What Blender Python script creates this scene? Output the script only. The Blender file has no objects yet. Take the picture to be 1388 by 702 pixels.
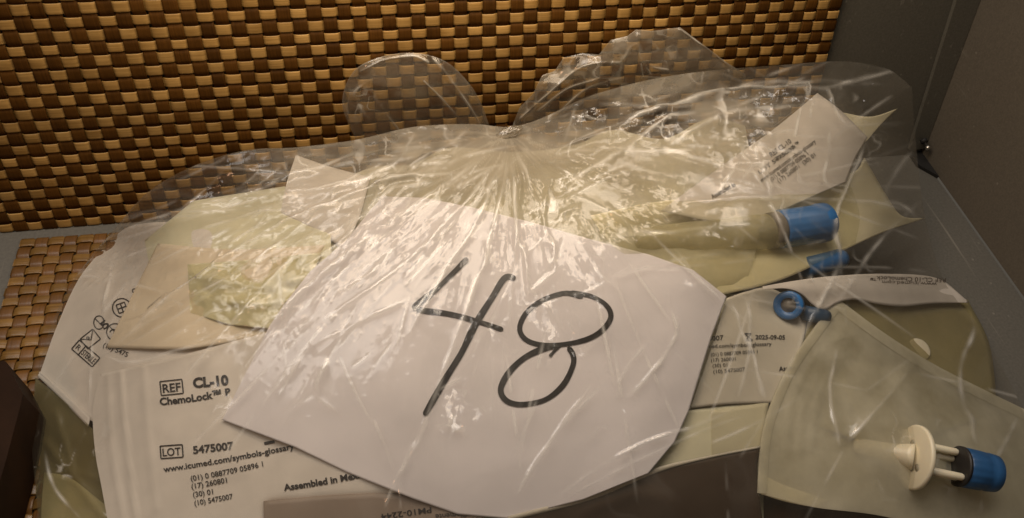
import bpy, bmesh, math, random
import numpy as np
from mathutils import Vector, Matrix
rnd = random.Random(7)
C = bpy.context.scene.collection
SC = bpy.context.scene

# ------------------------------------------------------------------ camera
W = np.array([[0.98101630, -0.09495681, 0.16908642],
              [-0.17869835, -0.78131691, 0.59800568],
              [0.07532537, -0.61686878, -0.78345325]])      # camera (x right, y down, z ahead) -> world
EYE = np.array([-0.0543, -0.31776, 0.34498])
FPX, CX, CY = 1041.0, 694.0, 351.0
cam = bpy.data.objects.new('camera', bpy.data.cameras.new('camera'))
C.objects.link(cam)
cam.data.sensor_width = 36.0
cam.data.lens = 36.0 * FPX / 1388.0
cam.data.clip_start, cam.data.clip_end = 0.01, 20
m = Matrix.Identity(4)
for r in range(3):
    m[r][0], m[r][1], m[r][2], m[r][3] = W[r][0], -W[r][1], -W[r][2], EYE[r]
cam.matrix_world = m
SC.camera = cam

# ------------------------------------------------------------------ world and lamps
wd = bpy.data.worlds.new('World'); SC.world = wd; wd.use_nodes = True
bg = wd.node_tree.nodes['Background']
bg.inputs[0].default_value = (1.0, 0.86, 0.68, 1); bg.inputs[1].default_value = 0.07


def area(name, loc, target, sx, sy, power, col):
    l = bpy.data.lights.new(name, 'AREA'); l.shape = 'RECTANGLE'; l.size, l.size_y = sx, sy
    l.energy = power; l.color = col
    o = bpy.data.objects.new(name, l); C.objects.link(o)
    o.location = loc
    o.rotation_euler = (Vector(target) - Vector(loc)).to_track_quat('-Z', 'Y').to_euler()
    return o


area('shelf_lamp', (0.01, -0.030, 0.28), (0.0, 0.02, 0.0), 0.30, 0.13, 0.42, (1.0, 0.77, 0.53))
area('ceiling_lamp', (-0.12, 0.22, 0.98), (0, -0.14, 0.04), 1.2, 0.60, 6.8, (1.0, 0.915, 0.84))
area('side_lamp', (-0.75, -0.55, 0.70), (0, -0.15, 0.04), 0.13, 0.13, 0.60, (1.0, 0.54, 0.30))

SC.view_settings.view_transform = 'Standard'
SC.view_settings.look = 'None'
SC.view_settings.exposure = 0.17
SC.view_settings.gamma = 1.0
SC.view_settings.use_curve_mapping = False
SC.render.engine = 'CYCLES'
SC.cycles.transparent_max_bounces = 32
SC.cycles.max_bounces = 10
SC.cycles.caustics_reflective = False
SC.cycles.caustics_refractive = False
SC.cycles.sample_clamp_indirect = 3.0

# ------------------------------------------------------------------ rays, heights


def ray(px, py):
    d = np.stack([(np.asarray(px, float) - CX) / FPX, (np.asarray(py, float) - CY) / FPX, np.ones_like(np.asarray(px, float))], -1)
    return d @ W.T


def onz(px, py, z):
    d = ray(px, py); t = (np.asarray(z) - EYE[2]) / d[..., 2]
    return EYE + t[..., None] * d


def ony(px, py, y):
    d = ray(px, py); t = (np.asarray(y) - EYE[1]) / d[..., 1]
    return EYE + t[..., None] * d


class TPS:
    def __init__(s, pts):
        p = np.array(pts, float); s.c = p[:, :2] / 500.0; n = len(p)
        K = s.k(s.c, s.c) + np.eye(n) * 2e-3
        P = np.c_[np.ones(n), s.c]
        A = np.block([[K, P], [P.T, np.zeros((3, 3))]])
        s.w = np.linalg.solve(A, np.r_[p[:, 2], 0, 0, 0])

    @staticmethod
    def k(a, b):
        d2 = ((a[:, None, :] - b[None]) ** 2).sum(-1) + 1e-12
        return 0.5 * d2 * np.log(d2)

    def __call__(s, px, py):
        px, py = np.broadcast_arrays(np.asarray(px, float), np.asarray(py, float))
        q = np.stack([px.ravel(), py.ravel()], -1) / 500.0
        out = np.empty(len(q))
        for i in range(0, len(q), 20000):
            k = s.k(q[i:i + 20000], s.c)
            out[i:i + 20000] = k @ s.w[:-3] + s.w[-3] + q[i:i + 20000] @ s.w[-2:]
        return out.reshape(px.shape)


# the heap: heights over the table along the rays of view
TOP = [(150, 320), (190, 270), (240, 236), (300, 212), (345, 202), (400, 200), (480, 190), (560, 172), (640, 168), (690, 172),
       (735, 160), (800, 130), (880, 108), (960, 96), (1060, 88), (1145, 83), (1205, 94), (1236, 118)]
LEFT = [(150, 320), (118, 355), (92, 392), (68, 445), (52, 500), (42, 560), (44, 620), (50, 690), (54, 790)]
RIGHT = [(1236, 118), (1242, 200), (1255, 300), (1282, 385), (1325, 440), (1362, 505), (1392, 570), (1420, 660), (1440, 790)]
heap = []
for (x, y), yy in zip(TOP, [-.012, -.02, -.025, -.03, -.03, -.03, -.03, -.03, -.03, -.03, -.028, -.022, -.018, -.012, -.008, -.006, -.01, -.02]):
    heap.append((x, y, float(ony(x, y, yy)[2])))
heap += [(x, y, .010) for x, y in LEFT[1:]] + [(x, y, z) for (x, y), z in zip(RIGHT[1:], [.045, .022, .013, .010, .010, .010, .01, .01])]
heap += [(690, 230, .084), (690, 330, .078), (690, 450, .066), (690, 560, .055), (690, 660, .044), (690, 760, .03),
         (450, 240, .076), (450, 330, .070), (450, 450, .060), (450, 560, .05), (450, 660, .040), (450, 760, .028),
         (300, 260, .060), (300, 330, .060), (300, 430, .055), (300, 560, .045), (300, 690, .033),
         (200, 330, .038), (180, 430, .038), (180, 560, .035), (180, 690, .027), (100, 470, .017), (90, 560, .015), (95, 690, .015),
         (900, 200, .086), (900, 270, .083), (900, 330, .077), (900, 450, .065), (900, 560, .052), (900, 690, .038), (900, 770, .026),
         (1080, 200, .087), (1080, 310, .074), (1080, 420, .060), (1080, 550, .048), (1080, 690, .034),
         (1190, 200, .066), (1190, 310, .056), (1210, 420, .044), (1220, 550, .044), (1250, 690, .030), (1310, 470, .022), (1340, 580, .026), (1370, 690, .022)]
HEAP = TPS(heap)

_rng = np.random.RandomState(3)
_perm = _rng.permutation(256)
_val = _rng.uniform(-1, 1, 256)


def noise(x, y, seed=0):
    x, y = np.broadcast_arrays(np.asarray(x, float), np.asarray(y, float))
    xi, yi = np.floor(x).astype(int), np.floor(y).astype(int)
    fx, fy = x - xi, y - yi
    fx, fy = fx ** 3 * (fx * (fx * 6 - 15) + 10), fy ** 3 * (fy * (fy * 6 - 15) + 10)
    h = lambda a, b: _val[_perm[(_perm[(a + seed * 37) & 255] + b + seed * 11) & 255]]
    return (h(xi, yi) * (1 - fx) + h(xi + 1, yi) * fx) * (1 - fy) + (h(xi, yi + 1) * (1 - fx) + h(xi + 1, yi + 1) * fx) * fy


def fbm(x, y, seed=0, n=4):
    return sum(noise(x * 2 ** i, y * 2 ** i, seed + i) / 2 ** i for i in range(n))


class Facets:
    """flat facets between sharp straight folds: random heights over a triangulated scatter of points"""
    def __init__(s, x0, y0, x1, y1, spacing, seed, step=2.0, jitter=.9):
        from mathutils.geometry import delaunay_2d_cdt
        r = np.random.RandomState(seed); pts = []
        for i, y in enumerate(np.arange(y0 - spacing, y1 + 2 * spacing, spacing)):
            for x in np.arange(x0 - spacing, x1 + 2 * spacing, spacing):
                pts.append((x + r.uniform(-.5, .5) * spacing * jitter + (i % 2) * spacing * .5, y + r.uniform(-.5, .5) * spacing * jitter))
        h = r.uniform(-1, 1, len(pts))
        out = delaunay_2d_cdt([Vector(p) for p in pts], [], [], 0, 1e-6)
        v = np.array([list(q) for q in out[0]]); orig = [o_[0] for o_ in out[3]]; h = h[orig]
        s.x0, s.y0, s.step = x0, y0, step
        nx, ny = int((x1 - x0) / step) + 2, int((y1 - y0) / step) + 2
        s.z = np.zeros((ny, nx))
        for t in out[2]:
            a, b, c = v[t[0]], v[t[1]], v[t[2]]
            lo = np.minimum(np.minimum(a, b), c); hi = np.maximum(np.maximum(a, b), c)
            i0, i1 = max(0, int(math.ceil((lo[0] - x0) / step))), min(nx - 1, int((hi[0] - x0) / step))
            j0, j1 = max(0, int(math.ceil((lo[1] - y0) / step))), min(ny - 1, int((hi[1] - y0) / step))
            if i1 < i0 or j1 < j0: continue
            gx, gy = np.meshgrid(x0 + np.arange(i0, i1 + 1) * step, y0 + np.arange(j0, j1 + 1) * step)
            den = (b[1] - c[1]) * (a[0] - c[0]) + (c[0] - b[0]) * (a[1] - c[1])
            if abs(den) < 1e-9: continue
            l0 = ((b[1] - c[1]) * (gx - c[0]) + (c[0] - b[0]) * (gy - c[1])) / den
            l1 = ((c[1] - a[1]) * (gx - c[0]) + (a[0] - c[0]) * (gy - c[1])) / den
            k = (l0 >= -1e-9) & (l1 >= -1e-9) & (l0 + l1 <= 1 + 1e-9)
            zz = l0 * h[t[0]] + l1 * h[t[1]] + (1 - l0 - l1) * h[t[2]]
            w = s.z[j0:j1 + 1, i0:i1 + 1]; w[k] = zz[k]

    def __call__(s, x, y):
        fx = np.clip((np.asarray(x, float) - s.x0) / s.step, 0, s.z.shape[1] - 1.001); fy = np.clip((np.asarray(y, float) - s.y0) / s.step, 0, s.z.shape[0] - 1.001)
        i, j = fx.astype(int), fy.astype(int); a, b = fx - i, fy - j
        return (s.z[j, i] * (1 - a) + s.z[j, i + 1] * a) * (1 - b) + (s.z[j + 1, i] * (1 - a) + s.z[j + 1, i + 1] * a) * b


F130, F60, F30, F16 = (Facets(-60, 0, 1480, 830, sp, sd, st_) for sp, sd, st_ in ((130, 1, 4), (62, 2, 2), (30, 3, 2), (16, 4, 1.5)))
FR = Facets(-900, 0, 900, 200, 34, 5, 2)      # for the fan: angle across, distance along


def segdist(px, py, pts):
    """distance to a polyline and the running parameter 0..1 along it"""
    best = np.full(px.shape, 1e9); tt = np.zeros(px.shape); n = len(pts) - 1
    for i in range(n):
        (ax, ay), (bx, by) = pts[i], pts[i + 1]
        dx, dy = bx - ax, by - ay
        t = np.clip(((px - ax) * dx + (py - ay) * dy) / (dx * dx + dy * dy + 1e-9), 0, 1)
        d = np.hypot(px - ax - t * dx, py - ay - t * dy)
        k = d < best
        best = np.where(k, d, best); tt = np.where(k, (i + t) / n, tt)
    return best, tt


# ------------------------------------------------------------------ materials


def newmat(name):
    mt = bpy.data.materials.new(name); mt.use_nodes = True
    nt = mt.node_tree; nt.nodes.clear()
    return mt, nt, lambda t, **k: _n(nt, t, **k)


def _n(nt, t, **k):
    n = nt.nodes.new(t)
    for a, v in k.items():
        setattr(n, a, v)
    return n


def paper_mat(name, col, rough=.75, mott=.06, scale=120, bump=.15, trans=0.0, fleck=None, spec=.3):
    mt, nt, N = newmat(name); L = nt.links.new
    tc = N('ShaderNodeTexCoord'); n1 = N('ShaderNodeTexNoise'); n1.inputs['Scale'].default_value = scale; n1.inputs['Detail'].default_value = 6
    L(tc.outputs['Object'], n1.inputs['Vector'])
    n2 = N('ShaderNodeTexNoise'); n2.inputs['Scale'].default_value = scale * 22; n2.inputs['Detail'].default_value = 3
    L(tc.outputs['Object'], n2.inputs['Vector'])
    rp = N('ShaderNodeValToRGB')
    rp.color_ramp.elements[0].position, rp.color_ramp.elements[1].position = .35, .65
    rp.color_ramp.elements[0].color = tuple(c * (1 - mott) for c in col) + (1,)
    rp.color_ramp.elements[1].color = tuple(min(1, c * (1 + mott * .6)) for c in col) + (1,)
    L(n1.outputs['Fac'], rp.inputs['Fac'])
    b = N('ShaderNodeBsdfPrincipled'); b.inputs['Roughness'].default_value = rough; b.inputs['Specular IOR Level'].default_value = spec
    L(rp.outputs[0], b.inputs['Base Color'])
    bp = N('ShaderNodeBump'); bp.inputs['Strength'].default_value = bump; bp.inputs['Distance'].default_value = .0004
    ad = N('ShaderNodeMath', operation='ADD'); L(n1.outputs['Fac'], ad.inputs[0])
    mu = N('ShaderNodeMath', operation='MULTIPLY'); mu.inputs[1].default_value = .35; L(n2.outputs['Fac'], mu.inputs[0]); L(mu.outputs[0], ad.inputs[1])
    L(ad.outputs[0], bp.inputs['Height']); L(bp.outputs[0], b.inputs['Normal'])
    out = N('ShaderNodeOutputMaterial')
    if trans:
        tr = N('ShaderNodeBsdfTranslucent'); L(rp.outputs[0], tr.inputs['Color'])
        mx = N('ShaderNodeMixShader'); mx.inputs[0].default_value = trans
        L(b.outputs[0], mx.inputs[1]); L(tr.outputs[0], mx.inputs[2]); L(mx.outputs[0], out.inputs[0])
    else:
        L(b.outputs[0], out.inputs[0])
    return mt


def film_mat(name, tint, haze=.06, rough=.07, gloss=.07, edge=.75, hazecol=(.9, .86, .76), attr=False, bump=0.0, bscale=300, power=3.0):
    """thin clear plastic: see-through, mirror-like at a slant, a little milky"""
    mt, nt, N = newmat(name); L = nt.links.new
    lw = N('ShaderNodeLayerWeight'); lw.inputs['Blend'].default_value = .5
    pw = N('ShaderNodeMath', operation='POWER'); pw.inputs[1].default_value = power; L(lw.outputs['Facing'], pw.inputs[0])
    ma = N('ShaderNodeMath', operation='MULTIPLY_ADD'); ma.inputs[1].default_value = edge; ma.inputs[2].default_value = gloss
    ma.use_clamp = True; L(pw.outputs[0], ma.inputs[0])
    tr = N('ShaderNodeBsdfTransparent'); tr.inputs[0].default_value = tint + (1,)
    gl = N('ShaderNodeBsdfGlossy'); gl.inputs['Roughness'].default_value = rough; gl.inputs['Color'].default_value = (1, 1, 1, 1)
    m1 = N('ShaderNodeMixShader'); L(ma.outputs[0], m1.inputs[0]); L(tr.outputs[0], m1.inputs[1]); L(gl.outputs[0], m1.inputs[2])
    df = N('ShaderNodeBsdfDiffuse'); df.inputs['Color'].default_value = hazecol + (1,)
    tl = N('ShaderNodeBsdfTranslucent'); tl.inputs['Color'].default_value = hazecol + (1,)
    m2 = N('ShaderNodeMixShader'); m2.inputs[0].default_value = .35; L(df.outputs[0], m2.inputs[1]); L(tl.outputs[0], m2.inputs[2])
    m3 = N('ShaderNodeMixShader')
    tc = N('ShaderNodeTexCoord'); n1 = N('ShaderNodeTexNoise'); n1.inputs['Scale'].default_value = 45; n1.inputs['Detail'].default_value = 5
    L(tc.outputs['Object'], n1.inputs['Vector'])
    hz = N('ShaderNodeMath', operation='MULTIPLY'); hz.inputs[1].default_value = haze * 2; L(n1.outputs['Fac'], hz.inputs[0])
    src = hz
    if attr:
        at = N('ShaderNodeAttribute', attribute_name='fold'); ah = N('ShaderNodeAttribute', attribute_name='haze')
        h2 = N('ShaderNodeMath', operation='ADD'); h2.use_clamp = True
        L(ah.outputs['Fac'], h2.inputs[0]); L(hz.outputs[0], h2.inputs[1]); src = h2
        g2 = N('ShaderNodeMath', operation='MULTIPLY_ADD'); g2.inputs[1].default_value = .14; g2.use_clamp = True
        L(at.outputs['Fac'], g2.inputs[0]); L(ma.outputs[0], g2.inputs[2]); L(g2.outputs[0], m1.inputs[0])
    L(src.outputs[0], m3.inputs[0]); L(m1.outputs[0], m3.inputs[1]); L(m2.outputs[0], m3.inputs[2])
    if bump:
        n2 = N('ShaderNodeTexNoise'); n2.inputs['Scale'].default_value = bscale; n2.inputs['Detail'].default_value = 4
        L(tc.outputs['Object'], n2.inputs['Vector'])
        bp = N('ShaderNodeBump'); bp.inputs['Strength'].default_value = bump; bp.inputs['Distance'].default_value = .0006
        L(n2.outputs['Fac'], bp.inputs['Height'])
        for q in (gl, df):
            L(bp.outputs[0], q.inputs['Normal'])
    top = m3
    if attr:
        # crushed film: small flat facets, each with a tilt of its own
        ac = N('ShaderNodeAttribute', attribute_name='crush'); geo = N('ShaderNodeNewGeometry')
        nd = N('ShaderNodeTexNoise'); nd.inputs['Scale'].default_value = 120; nd.inputs['Detail'].default_value = 2; L(tc.outputs['Object'], nd.inputs['Vector'])
        sh = N('ShaderNodeVectorMath', operation='MULTIPLY_ADD'); sh.inputs[1].default_value = (.006, .006, .006); L(nd.outputs['Color'], sh.inputs[0]); L(tc.outputs['Object'], sh.inputs[2])
        acc = None
        fu = N('ShaderNodeUVMap', uv_map='fan')
        fs = N('ShaderNodeVectorMath', operation='MULTIPLY_ADD'); fs.inputs[1].default_value = (.25, .25, 0); L(nd.outputs['Color'], fs.inputs[0]); L(fu.outputs[0], fs.inputs[2])
        for src_, sc_, k_ in ((fs, 4.5, .50), (fs, 11, .45), (sh, 330, .30), (sh, 700, .22)):
            vo = N('ShaderNodeTexVoronoi'); vo.inputs['Scale'].default_value = sc_; L(src_.outputs[0], vo.inputs['Vector'])
            sb = N('ShaderNodeVectorMath', operation='SUBTRACT'); sb.inputs[1].default_value = (.5, .5, .5); L(vo.outputs['Color'], sb.inputs[0])
            ml = N('ShaderNodeVectorMath', operation='SCALE'); ml.inputs['Scale'].default_value = k_; L(sb.outputs[0], ml.inputs[0])
            if acc is None: acc = ml
            else:
                a2 = N('ShaderNodeVectorMath', operation='ADD'); L(acc.outputs[0], a2.inputs[0]); L(ml.outputs[0], a2.inputs[1]); acc = a2
        mc = N('ShaderNodeVectorMath', operation='SCALE'); L(acc.outputs[0], mc.inputs[0]); L(ac.outputs['Fac'], mc.inputs['Scale'])
        an = N('ShaderNodeVectorMath', operation='ADD'); L(geo.outputs['Normal'], an.inputs[0]); L(mc.outputs[0], an.inputs[1])
        nz = N('ShaderNodeVectorMath', operation='NORMALIZE'); L(an.outputs[0], nz.inputs[0])
        L(nz.outputs[0], gl.inputs['Normal'])
        glint_df = N('ShaderNodeBsdfDiffuse'); glint_df.inputs['Color'].default_value = (.93, .91, .84, 1)  # white diffuse painted along creases in place of their glints
        m4 = N('ShaderNodeMixShader'); glint_fac = N('ShaderNodeMath', operation='MULTIPLY'); glint_fac.inputs[1].default_value = .62
        L(at.outputs['Fac'], glint_fac.inputs[0]); L(glint_fac.outputs[0], m4.inputs[0]); L(m3.outputs[0], m4.inputs[1]); L(glint_df.outputs[0], m4.inputs[2]); top = m4
    out = N('ShaderNodeOutputMaterial'); L(top.outputs[0], out.inputs[0])
    return mt


def plain_mat(name, col, rough=.5, spec=.5, nscale=200, mott=.08, bump=0.0, metal=0.0, sss=0.0, trans=0.0, wear=0.0):
    mt, nt, N = newmat(name); L = nt.links.new
    tc = N('ShaderNodeTexCoord'); n1 = N('ShaderNodeTexNoise'); n1.inputs['Scale'].default_value = nscale; n1.inputs['Detail'].default_value = 5
    L(tc.outputs['Object'], n1.inputs['Vector'])
    rp = N('ShaderNodeValToRGB')
    rp.color_ramp.elements[0].color = tuple(c * (1 - mott) for c in col) + (1,); rp.color_ramp.elements[0].position = .3
    rp.color_ramp.elements[1].color = tuple(min(1, c * (1 + mott)) for c in col) + (1,); rp.color_ramp.elements[1].position = .7
    L(n1.outputs['Fac'], rp.inputs['Fac'])
    b = N('ShaderNodeBsdfPrincipled'); L(rp.outputs[0], b.inputs['Base Color'])
    b.inputs['Roughness'].default_value = rough; b.inputs['Specular IOR Level'].default_value = spec; b.inputs['Metallic'].default_value = metal
    if sss:
        b.inputs['Subsurface Weight'].default_value = sss; b.inputs['Subsurface Radius'].default_value = (.004, .003, .002)
        b.inputs['Subsurface Scale'].default_value = 1.0
    if wear:
        # dust specks, faint long scratches and rubbed patches
        vo = N('ShaderNodeTexVoronoi'); vo.inputs['Scale'].default_value = 75; L(tc.outputs['Object'], vo.inputs['Vector'])
        sp = N('ShaderNodeMapRange'); sp.inputs['From Min'].default_value = .03; sp.inputs['From Max'].default_value = .07
        sp.inputs['To Min'].default_value = 1; sp.inputs['To Max'].default_value = 0; L(vo.outputs['Distance'], sp.inputs['Value'])
        mp = N('ShaderNodeMapping'); mp.inputs['Rotation'].default_value = (.4, .3, .7); mp.inputs['Scale'].default_value = (220, 9, 120); L(tc.outputs['Object'], mp.inputs['Vector'])
        n3 = N('ShaderNodeTexNoise'); n3.inputs['Scale'].default_value = 1; n3.inputs['Detail'].default_value = 3; L(mp.outputs[0], n3.inputs['Vector'])
        sc2 = N('ShaderNodeMapRange'); sc2.inputs['From Min'].default_value = .66; sc2.inputs['From Max'].default_value = .74; L(n3.outputs['Fac'], sc2.inputs['Value'])
        n4 = N('ShaderNodeTexNoise'); n4.inputs['Scale'].default_value = 14; n4.inputs['Detail'].default_value = 5; L(tc.outputs['Object'], n4.inputs['Vector'])
        mx_ = N('ShaderNodeMath', operation='MAXIMUM'); L(sp.outputs[0], mx_.inputs[0]); L(sc2.outputs[0], mx_.inputs[1])
        mq = N('ShaderNodeMath', operation='MULTIPLY'); L(mx_.outputs[0], mq.inputs[0]); L(n4.outputs['Fac'], mq.inputs[1])
        mw = N('ShaderNodeMath', operation='MULTIPLY'); mw.inputs[1].default_value = wear; L(mq.outputs[0], mw.inputs[0])
        mc_ = N('ShaderNodeMixRGB'); mc_.inputs[2].default_value = (.42, .39, .33, 1); L(mw.outputs[0], mc_.inputs[0]); L(rp.outputs[0], mc_.inputs[1]); L(mc_.outputs[0], b.inputs['Base Color'])
        rr_ = N('ShaderNodeMapRange'); rr_.inputs['To Min'].default_value = rough - .18; rr_.inputs['To Max'].default_value = rough + .18; L(n4.outputs['Fac'], rr_.inputs['Value']); L(rr_.outputs[0], b.inputs['Roughness'])
    if trans:
        b.inputs['Transmission Weight'].default_value = trans
    if bump:
        bp = N('ShaderNodeBump'); bp.inputs['Strength'].default_value = bump; bp.inputs['Distance'].default_value = .0005
        L(n1.outputs['Fac'], bp.inputs['Height']); L(bp.outputs[0], b.inputs['Normal'])
    out = N('ShaderNodeOutputMaterial'); L(b.outputs[0], out.inputs[0])
    return mt


def straw_mat(name, ca, cb, along, rough=.38, spec=.35):
    mt, nt, N = newmat(name); L = nt.links.new
    tc = N('ShaderNodeTexCoord'); oi = N('ShaderNodeObjectInfo')
    off = N('ShaderNodeVectorMath', operation='SCALE'); off.inputs[0].default_value = (3.1, 5.7, 1.3); L(oi.outputs['Random'], off.inputs['Scale'])
    ad = N('ShaderNodeVectorMath', operation='ADD'); L(tc.outputs['Object'], ad.inputs[0]); L(off.outputs[0], ad.inputs[1])
    mp = N('ShaderNodeMapping')
    mp.inputs['Scale'].default_value = (25, 1500, 400) if along == 'x' else (1500, 25, 400)
    L(ad.outputs[0], mp.inputs['Vector'])
    n1 = N('ShaderNodeTexNoise'); n1.inputs['Scale'].default_value = 1.0; n1.inputs['Detail'].default_value = 4; L(mp.outputs[0], n1.inputs['Vector'])
    mp2 = N('ShaderNodeMapping'); mp2.inputs['Scale'].default_value = (60, 60, 60); L(ad.outputs[0], mp2.inputs['Vector'])
    n2 = N('ShaderNodeTexNoise'); n2.inputs['Scale'].default_value = 1.0; n2.inputs['Detail'].default_value = 2; L(mp2.outputs[0], n2.inputs['Vector'])
    mix = N('ShaderNodeMath', operation='MULTIPLY_ADD'); mix.inputs[1].default_value = .5; L(n2.outputs['Fac'], mix.inputs[0])
    hl = N('ShaderNodeMath', operation='MULTIPLY'); hl.inputs[1].default_value = .5; L(n1.outputs['Fac'], hl.inputs[0]); L(hl.outputs[0], mix.inputs[2])
    rp = N('ShaderNodeValToRGB'); rp.color_ramp.elements[0].position = .36; rp.color_ramp.elements[1].position = .62
    rp.color_ramp.elements[0].color = ca + (1,); rp.color_ramp.elements[1].color = cb + (1,); L(mix.outputs[0], rp.inputs['Fac'])
    hs = N('ShaderNodeHueSaturation'); L(rp.outputs[0], hs.inputs['Color'])
    vv = N('ShaderNodeMapRange'); vv.inputs['To Min'].default_value = .78; vv.inputs['To Max'].default_value = 1.16; L(oi.outputs['Random'], vv.inputs['Value']); L(vv.outputs[0], hs.inputs['Value'])
    b = N('ShaderNodeBsdfPrincipled'); b.inputs['Roughness'].default_value = rough; b.inputs['Specular IOR Level'].default_value = spec
    L(hs.outputs[0], b.inputs['Base Color'])
    bp = N('ShaderNodeBump'); bp.inputs['Strength'].default_value = .5; bp.inputs['Distance'].default_value = .0002
    L(n1.outputs['Fac'], bp.inputs['Height']); L(bp.outputs[0], b.inputs['Normal'])
    out = N('ShaderNodeOutputMaterial'); L(b.outputs[0], out.inputs[0])
    return mt


M = dict(
    table=plain_mat('grey_laminate', (.125, .119, .102), rough=.6, nscale=700, mott=.14, bump=.08, wear=.55),
    wall=plain_mat('grey_panel', (.118, .112, .092), rough=.6, nscale=900, mott=.14, bump=.15, wear=.5),
    wall_b=plain_mat('brown_grey_panel', (.130, .113, .088), rough=.6, nscale=900, mott=.14, bump=.15, wear=.5),
    gap=plain_mat('gap_black', (.012, .011, .010), rough=.7),
    metal=plain_mat('peg_metal', (.5, .47, .42), rough=.3, metal=1.0),
    weft=straw_mat('straw_gold', (.30, .168, .045), (.52, .32, .105), 'x'),
    warp=straw_mat('straw_brown', (.060, .024, .003), (.108, .045, .007), 'y', .6, .12),
    weft_f=straw_mat('straw_tan', (.16, .084, .020), (.29, .165, .050), 'x', .28, .5),
    warp_f=straw_mat('straw_rust', (.12, .054, .012), (.19, .088, .022), 'y', .35, .5),
    sheet=paper_mat('writing_paper', (.79, .745, .745), rough=.8, mott=.03, scale=40, bump=.08, trans=.12),
    tyvek=paper_mat('fibre_white', (.76, .70, .62), rough=.7, mott=.05, scale=90, bump=.22, trans=.15),
    tyvek_d=paper_mat('fibre_grey', (.62, .57, .46), rough=.7, mott=.05, scale=90, bump=.22, trans=.15),
    cream=paper_mat('cream_paper', (.80, .73, .50), rough=.7, mott=.05, scale=60, bump=.12, trans=.12),
    creamg=paper_mat('green_cream_paper', (.72, .68, .48), rough=.65, mott=.06, scale=50, bump=.12, trans=.12),
    creaml=paper_mat('pale_green_paper', (.77, .72, .53), rough=.7, mott=.05, scale=50, bump=.12, trans=.12),
    beige=paper_mat('beige_paper', (.76, .65, .48), rough=.7, mott=.04, scale=60, bump=.12, trans=.1),
    olive=paper_mat('olive_paper', (.60, .55, .37), rough=.6, mott=.07, scale=40, bump=.12, trans=.1),
    oliveg=paper_mat('grey_olive_paper', (.48, .44, .32), rough=.6, mott=.07, scale=40, bump=.12, trans=.1),
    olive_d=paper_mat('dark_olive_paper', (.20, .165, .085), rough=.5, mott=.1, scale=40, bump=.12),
    midp=paper_mat('tan_cream_paper', (.62, .57, .40), rough=.65, mott=.10, scale=40, bump=.12, trans=.12),
    kraft=paper_mat('brown_board', (.05, .029, .017), rough=.42, mott=.12, scale=50, bump=.12),
    kraft_l=paper_mat('taupe_board', (.27, .215, .17), rough=.55, mott=.06, scale=50, bump=.08),
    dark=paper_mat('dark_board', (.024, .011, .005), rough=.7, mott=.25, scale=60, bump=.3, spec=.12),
    ink=plain_mat('black_ink', (.022, .019, .02), rough=.55, mott=.2),
    marker=plain_mat('marker_ink', (.012, .010, .010), rough=.4, mott=.3, nscale=600),
    inkb=plain_mat('brown_ink', (.045, .025, .015), rough=.6),
    ghost=plain_mat('faint_ink', (.50, .45, .44), rough=.8),
    blue=plain_mat('blue_plastic', (.03, .135, .34), rough=.35, nscale=80, mott=.1, sss=.1),
    blue_n=plain_mat('navy_plastic', (.020, .085, .215), rough=.4, nscale=90, mott=.2, bump=.15),
    blue_d=plain_mat('dark_blue_plastic', (.02, .055, .11), rough=.4, nscale=80),
    black=plain_mat('black_rubber', (.018, .016, .015), rough=.5),
    grey=plain_mat('grey_ring', (.17, .15, .12), rough=.4, nscale=60, mott=.4),
    ivory=plain_mat('ivory_plastic', (.74, .67, .50), rough=.38, nscale=80, mott=.03, sss=.2),
    pfilm_t=film_mat('tube_pouch_film', (.95, .94, .86), haze=.12, rough=.2, gloss=.04, edge=.28, hazecol=(.70, .66, .44), bump=.15, bscale=120),
    tube=film_mat('cloudy_tube', (.93, .91, .80), haze=.50, rough=.22, gloss=.05, edge=.45, hazecol=(.74, .68, .48)),
    bag=film_mat('bag_film', (.965, .96, .945), haze=.045, hazecol=(.50, .455, .365), rough=.13, gloss=.042, edge=.58, attr=True),
    bag2=film_mat('bag_film_ears', (.95, .94, .92), haze=.11, hazecol=(.50, .455, .365), rough=.10, gloss=.07, edge=.40, attr=True),
    pfilm=film_mat('pouch_film', (.93, .92, .82), haze=.10, rough=.16, gloss=.05, edge=.6, hazecol=(.80, .76, .55), bump=.15, bscale=120),
    pfilm_m=film_mat('frosted_film', (.92, .91, .86), haze=.55, rough=.30, gloss=.025, edge=.5, hazecol=(.80, .76, .60), bump=.2, bscale=90),
    pfilm_o=film_mat('olive_film', (.84, .81, .68), haze=.20, rough=.2, gloss=.06, edge=.5, hazecol=(.40, .36, .20), bump=.2, bscale=90),
)

# ------------------------------------------------------------------ object helpers


def thing(name, label, cat, loc=(0, 0, 0), group=None):
    o = bpy.data.objects.new(name, None); C.objects.link(o); o.location = loc; o.empty_display_size = .01
    o['label'] = label; o['category'] = cat
    if group: o['group'] = group
    return o


def tag(o, label, cat, group=None):
    o['label'] = label; o['category'] = cat
    if group: o['group'] = group
    return o


def mesh_obj(name, verts, faces, mat, parent=None, smooth=True):
    me = bpy.data.meshes.new(name); v = np.asarray(verts, float)
    if parent is not None and parent.type == 'EMPTY' or parent is not None:
        v = v - np.array(root_loc(parent))
    me.from_pydata(v.tolist(), [], [tuple(int(i) for i in f) for f in faces]); me.update()
    if smooth: me.shade_smooth()
    me.materials.append(mat)
    o = bpy.data.objects.new(name, me); C.objects.link(o)
    if parent is not None: o.parent = parent
    return o


def root_loc(o):
    p = Vector(o.location)
    while o.parent is not None:
        o = o.parent; p = p + Vector(o.location)
    return p


def struct(o):
    o['kind'] = 'structure'; return o


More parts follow.
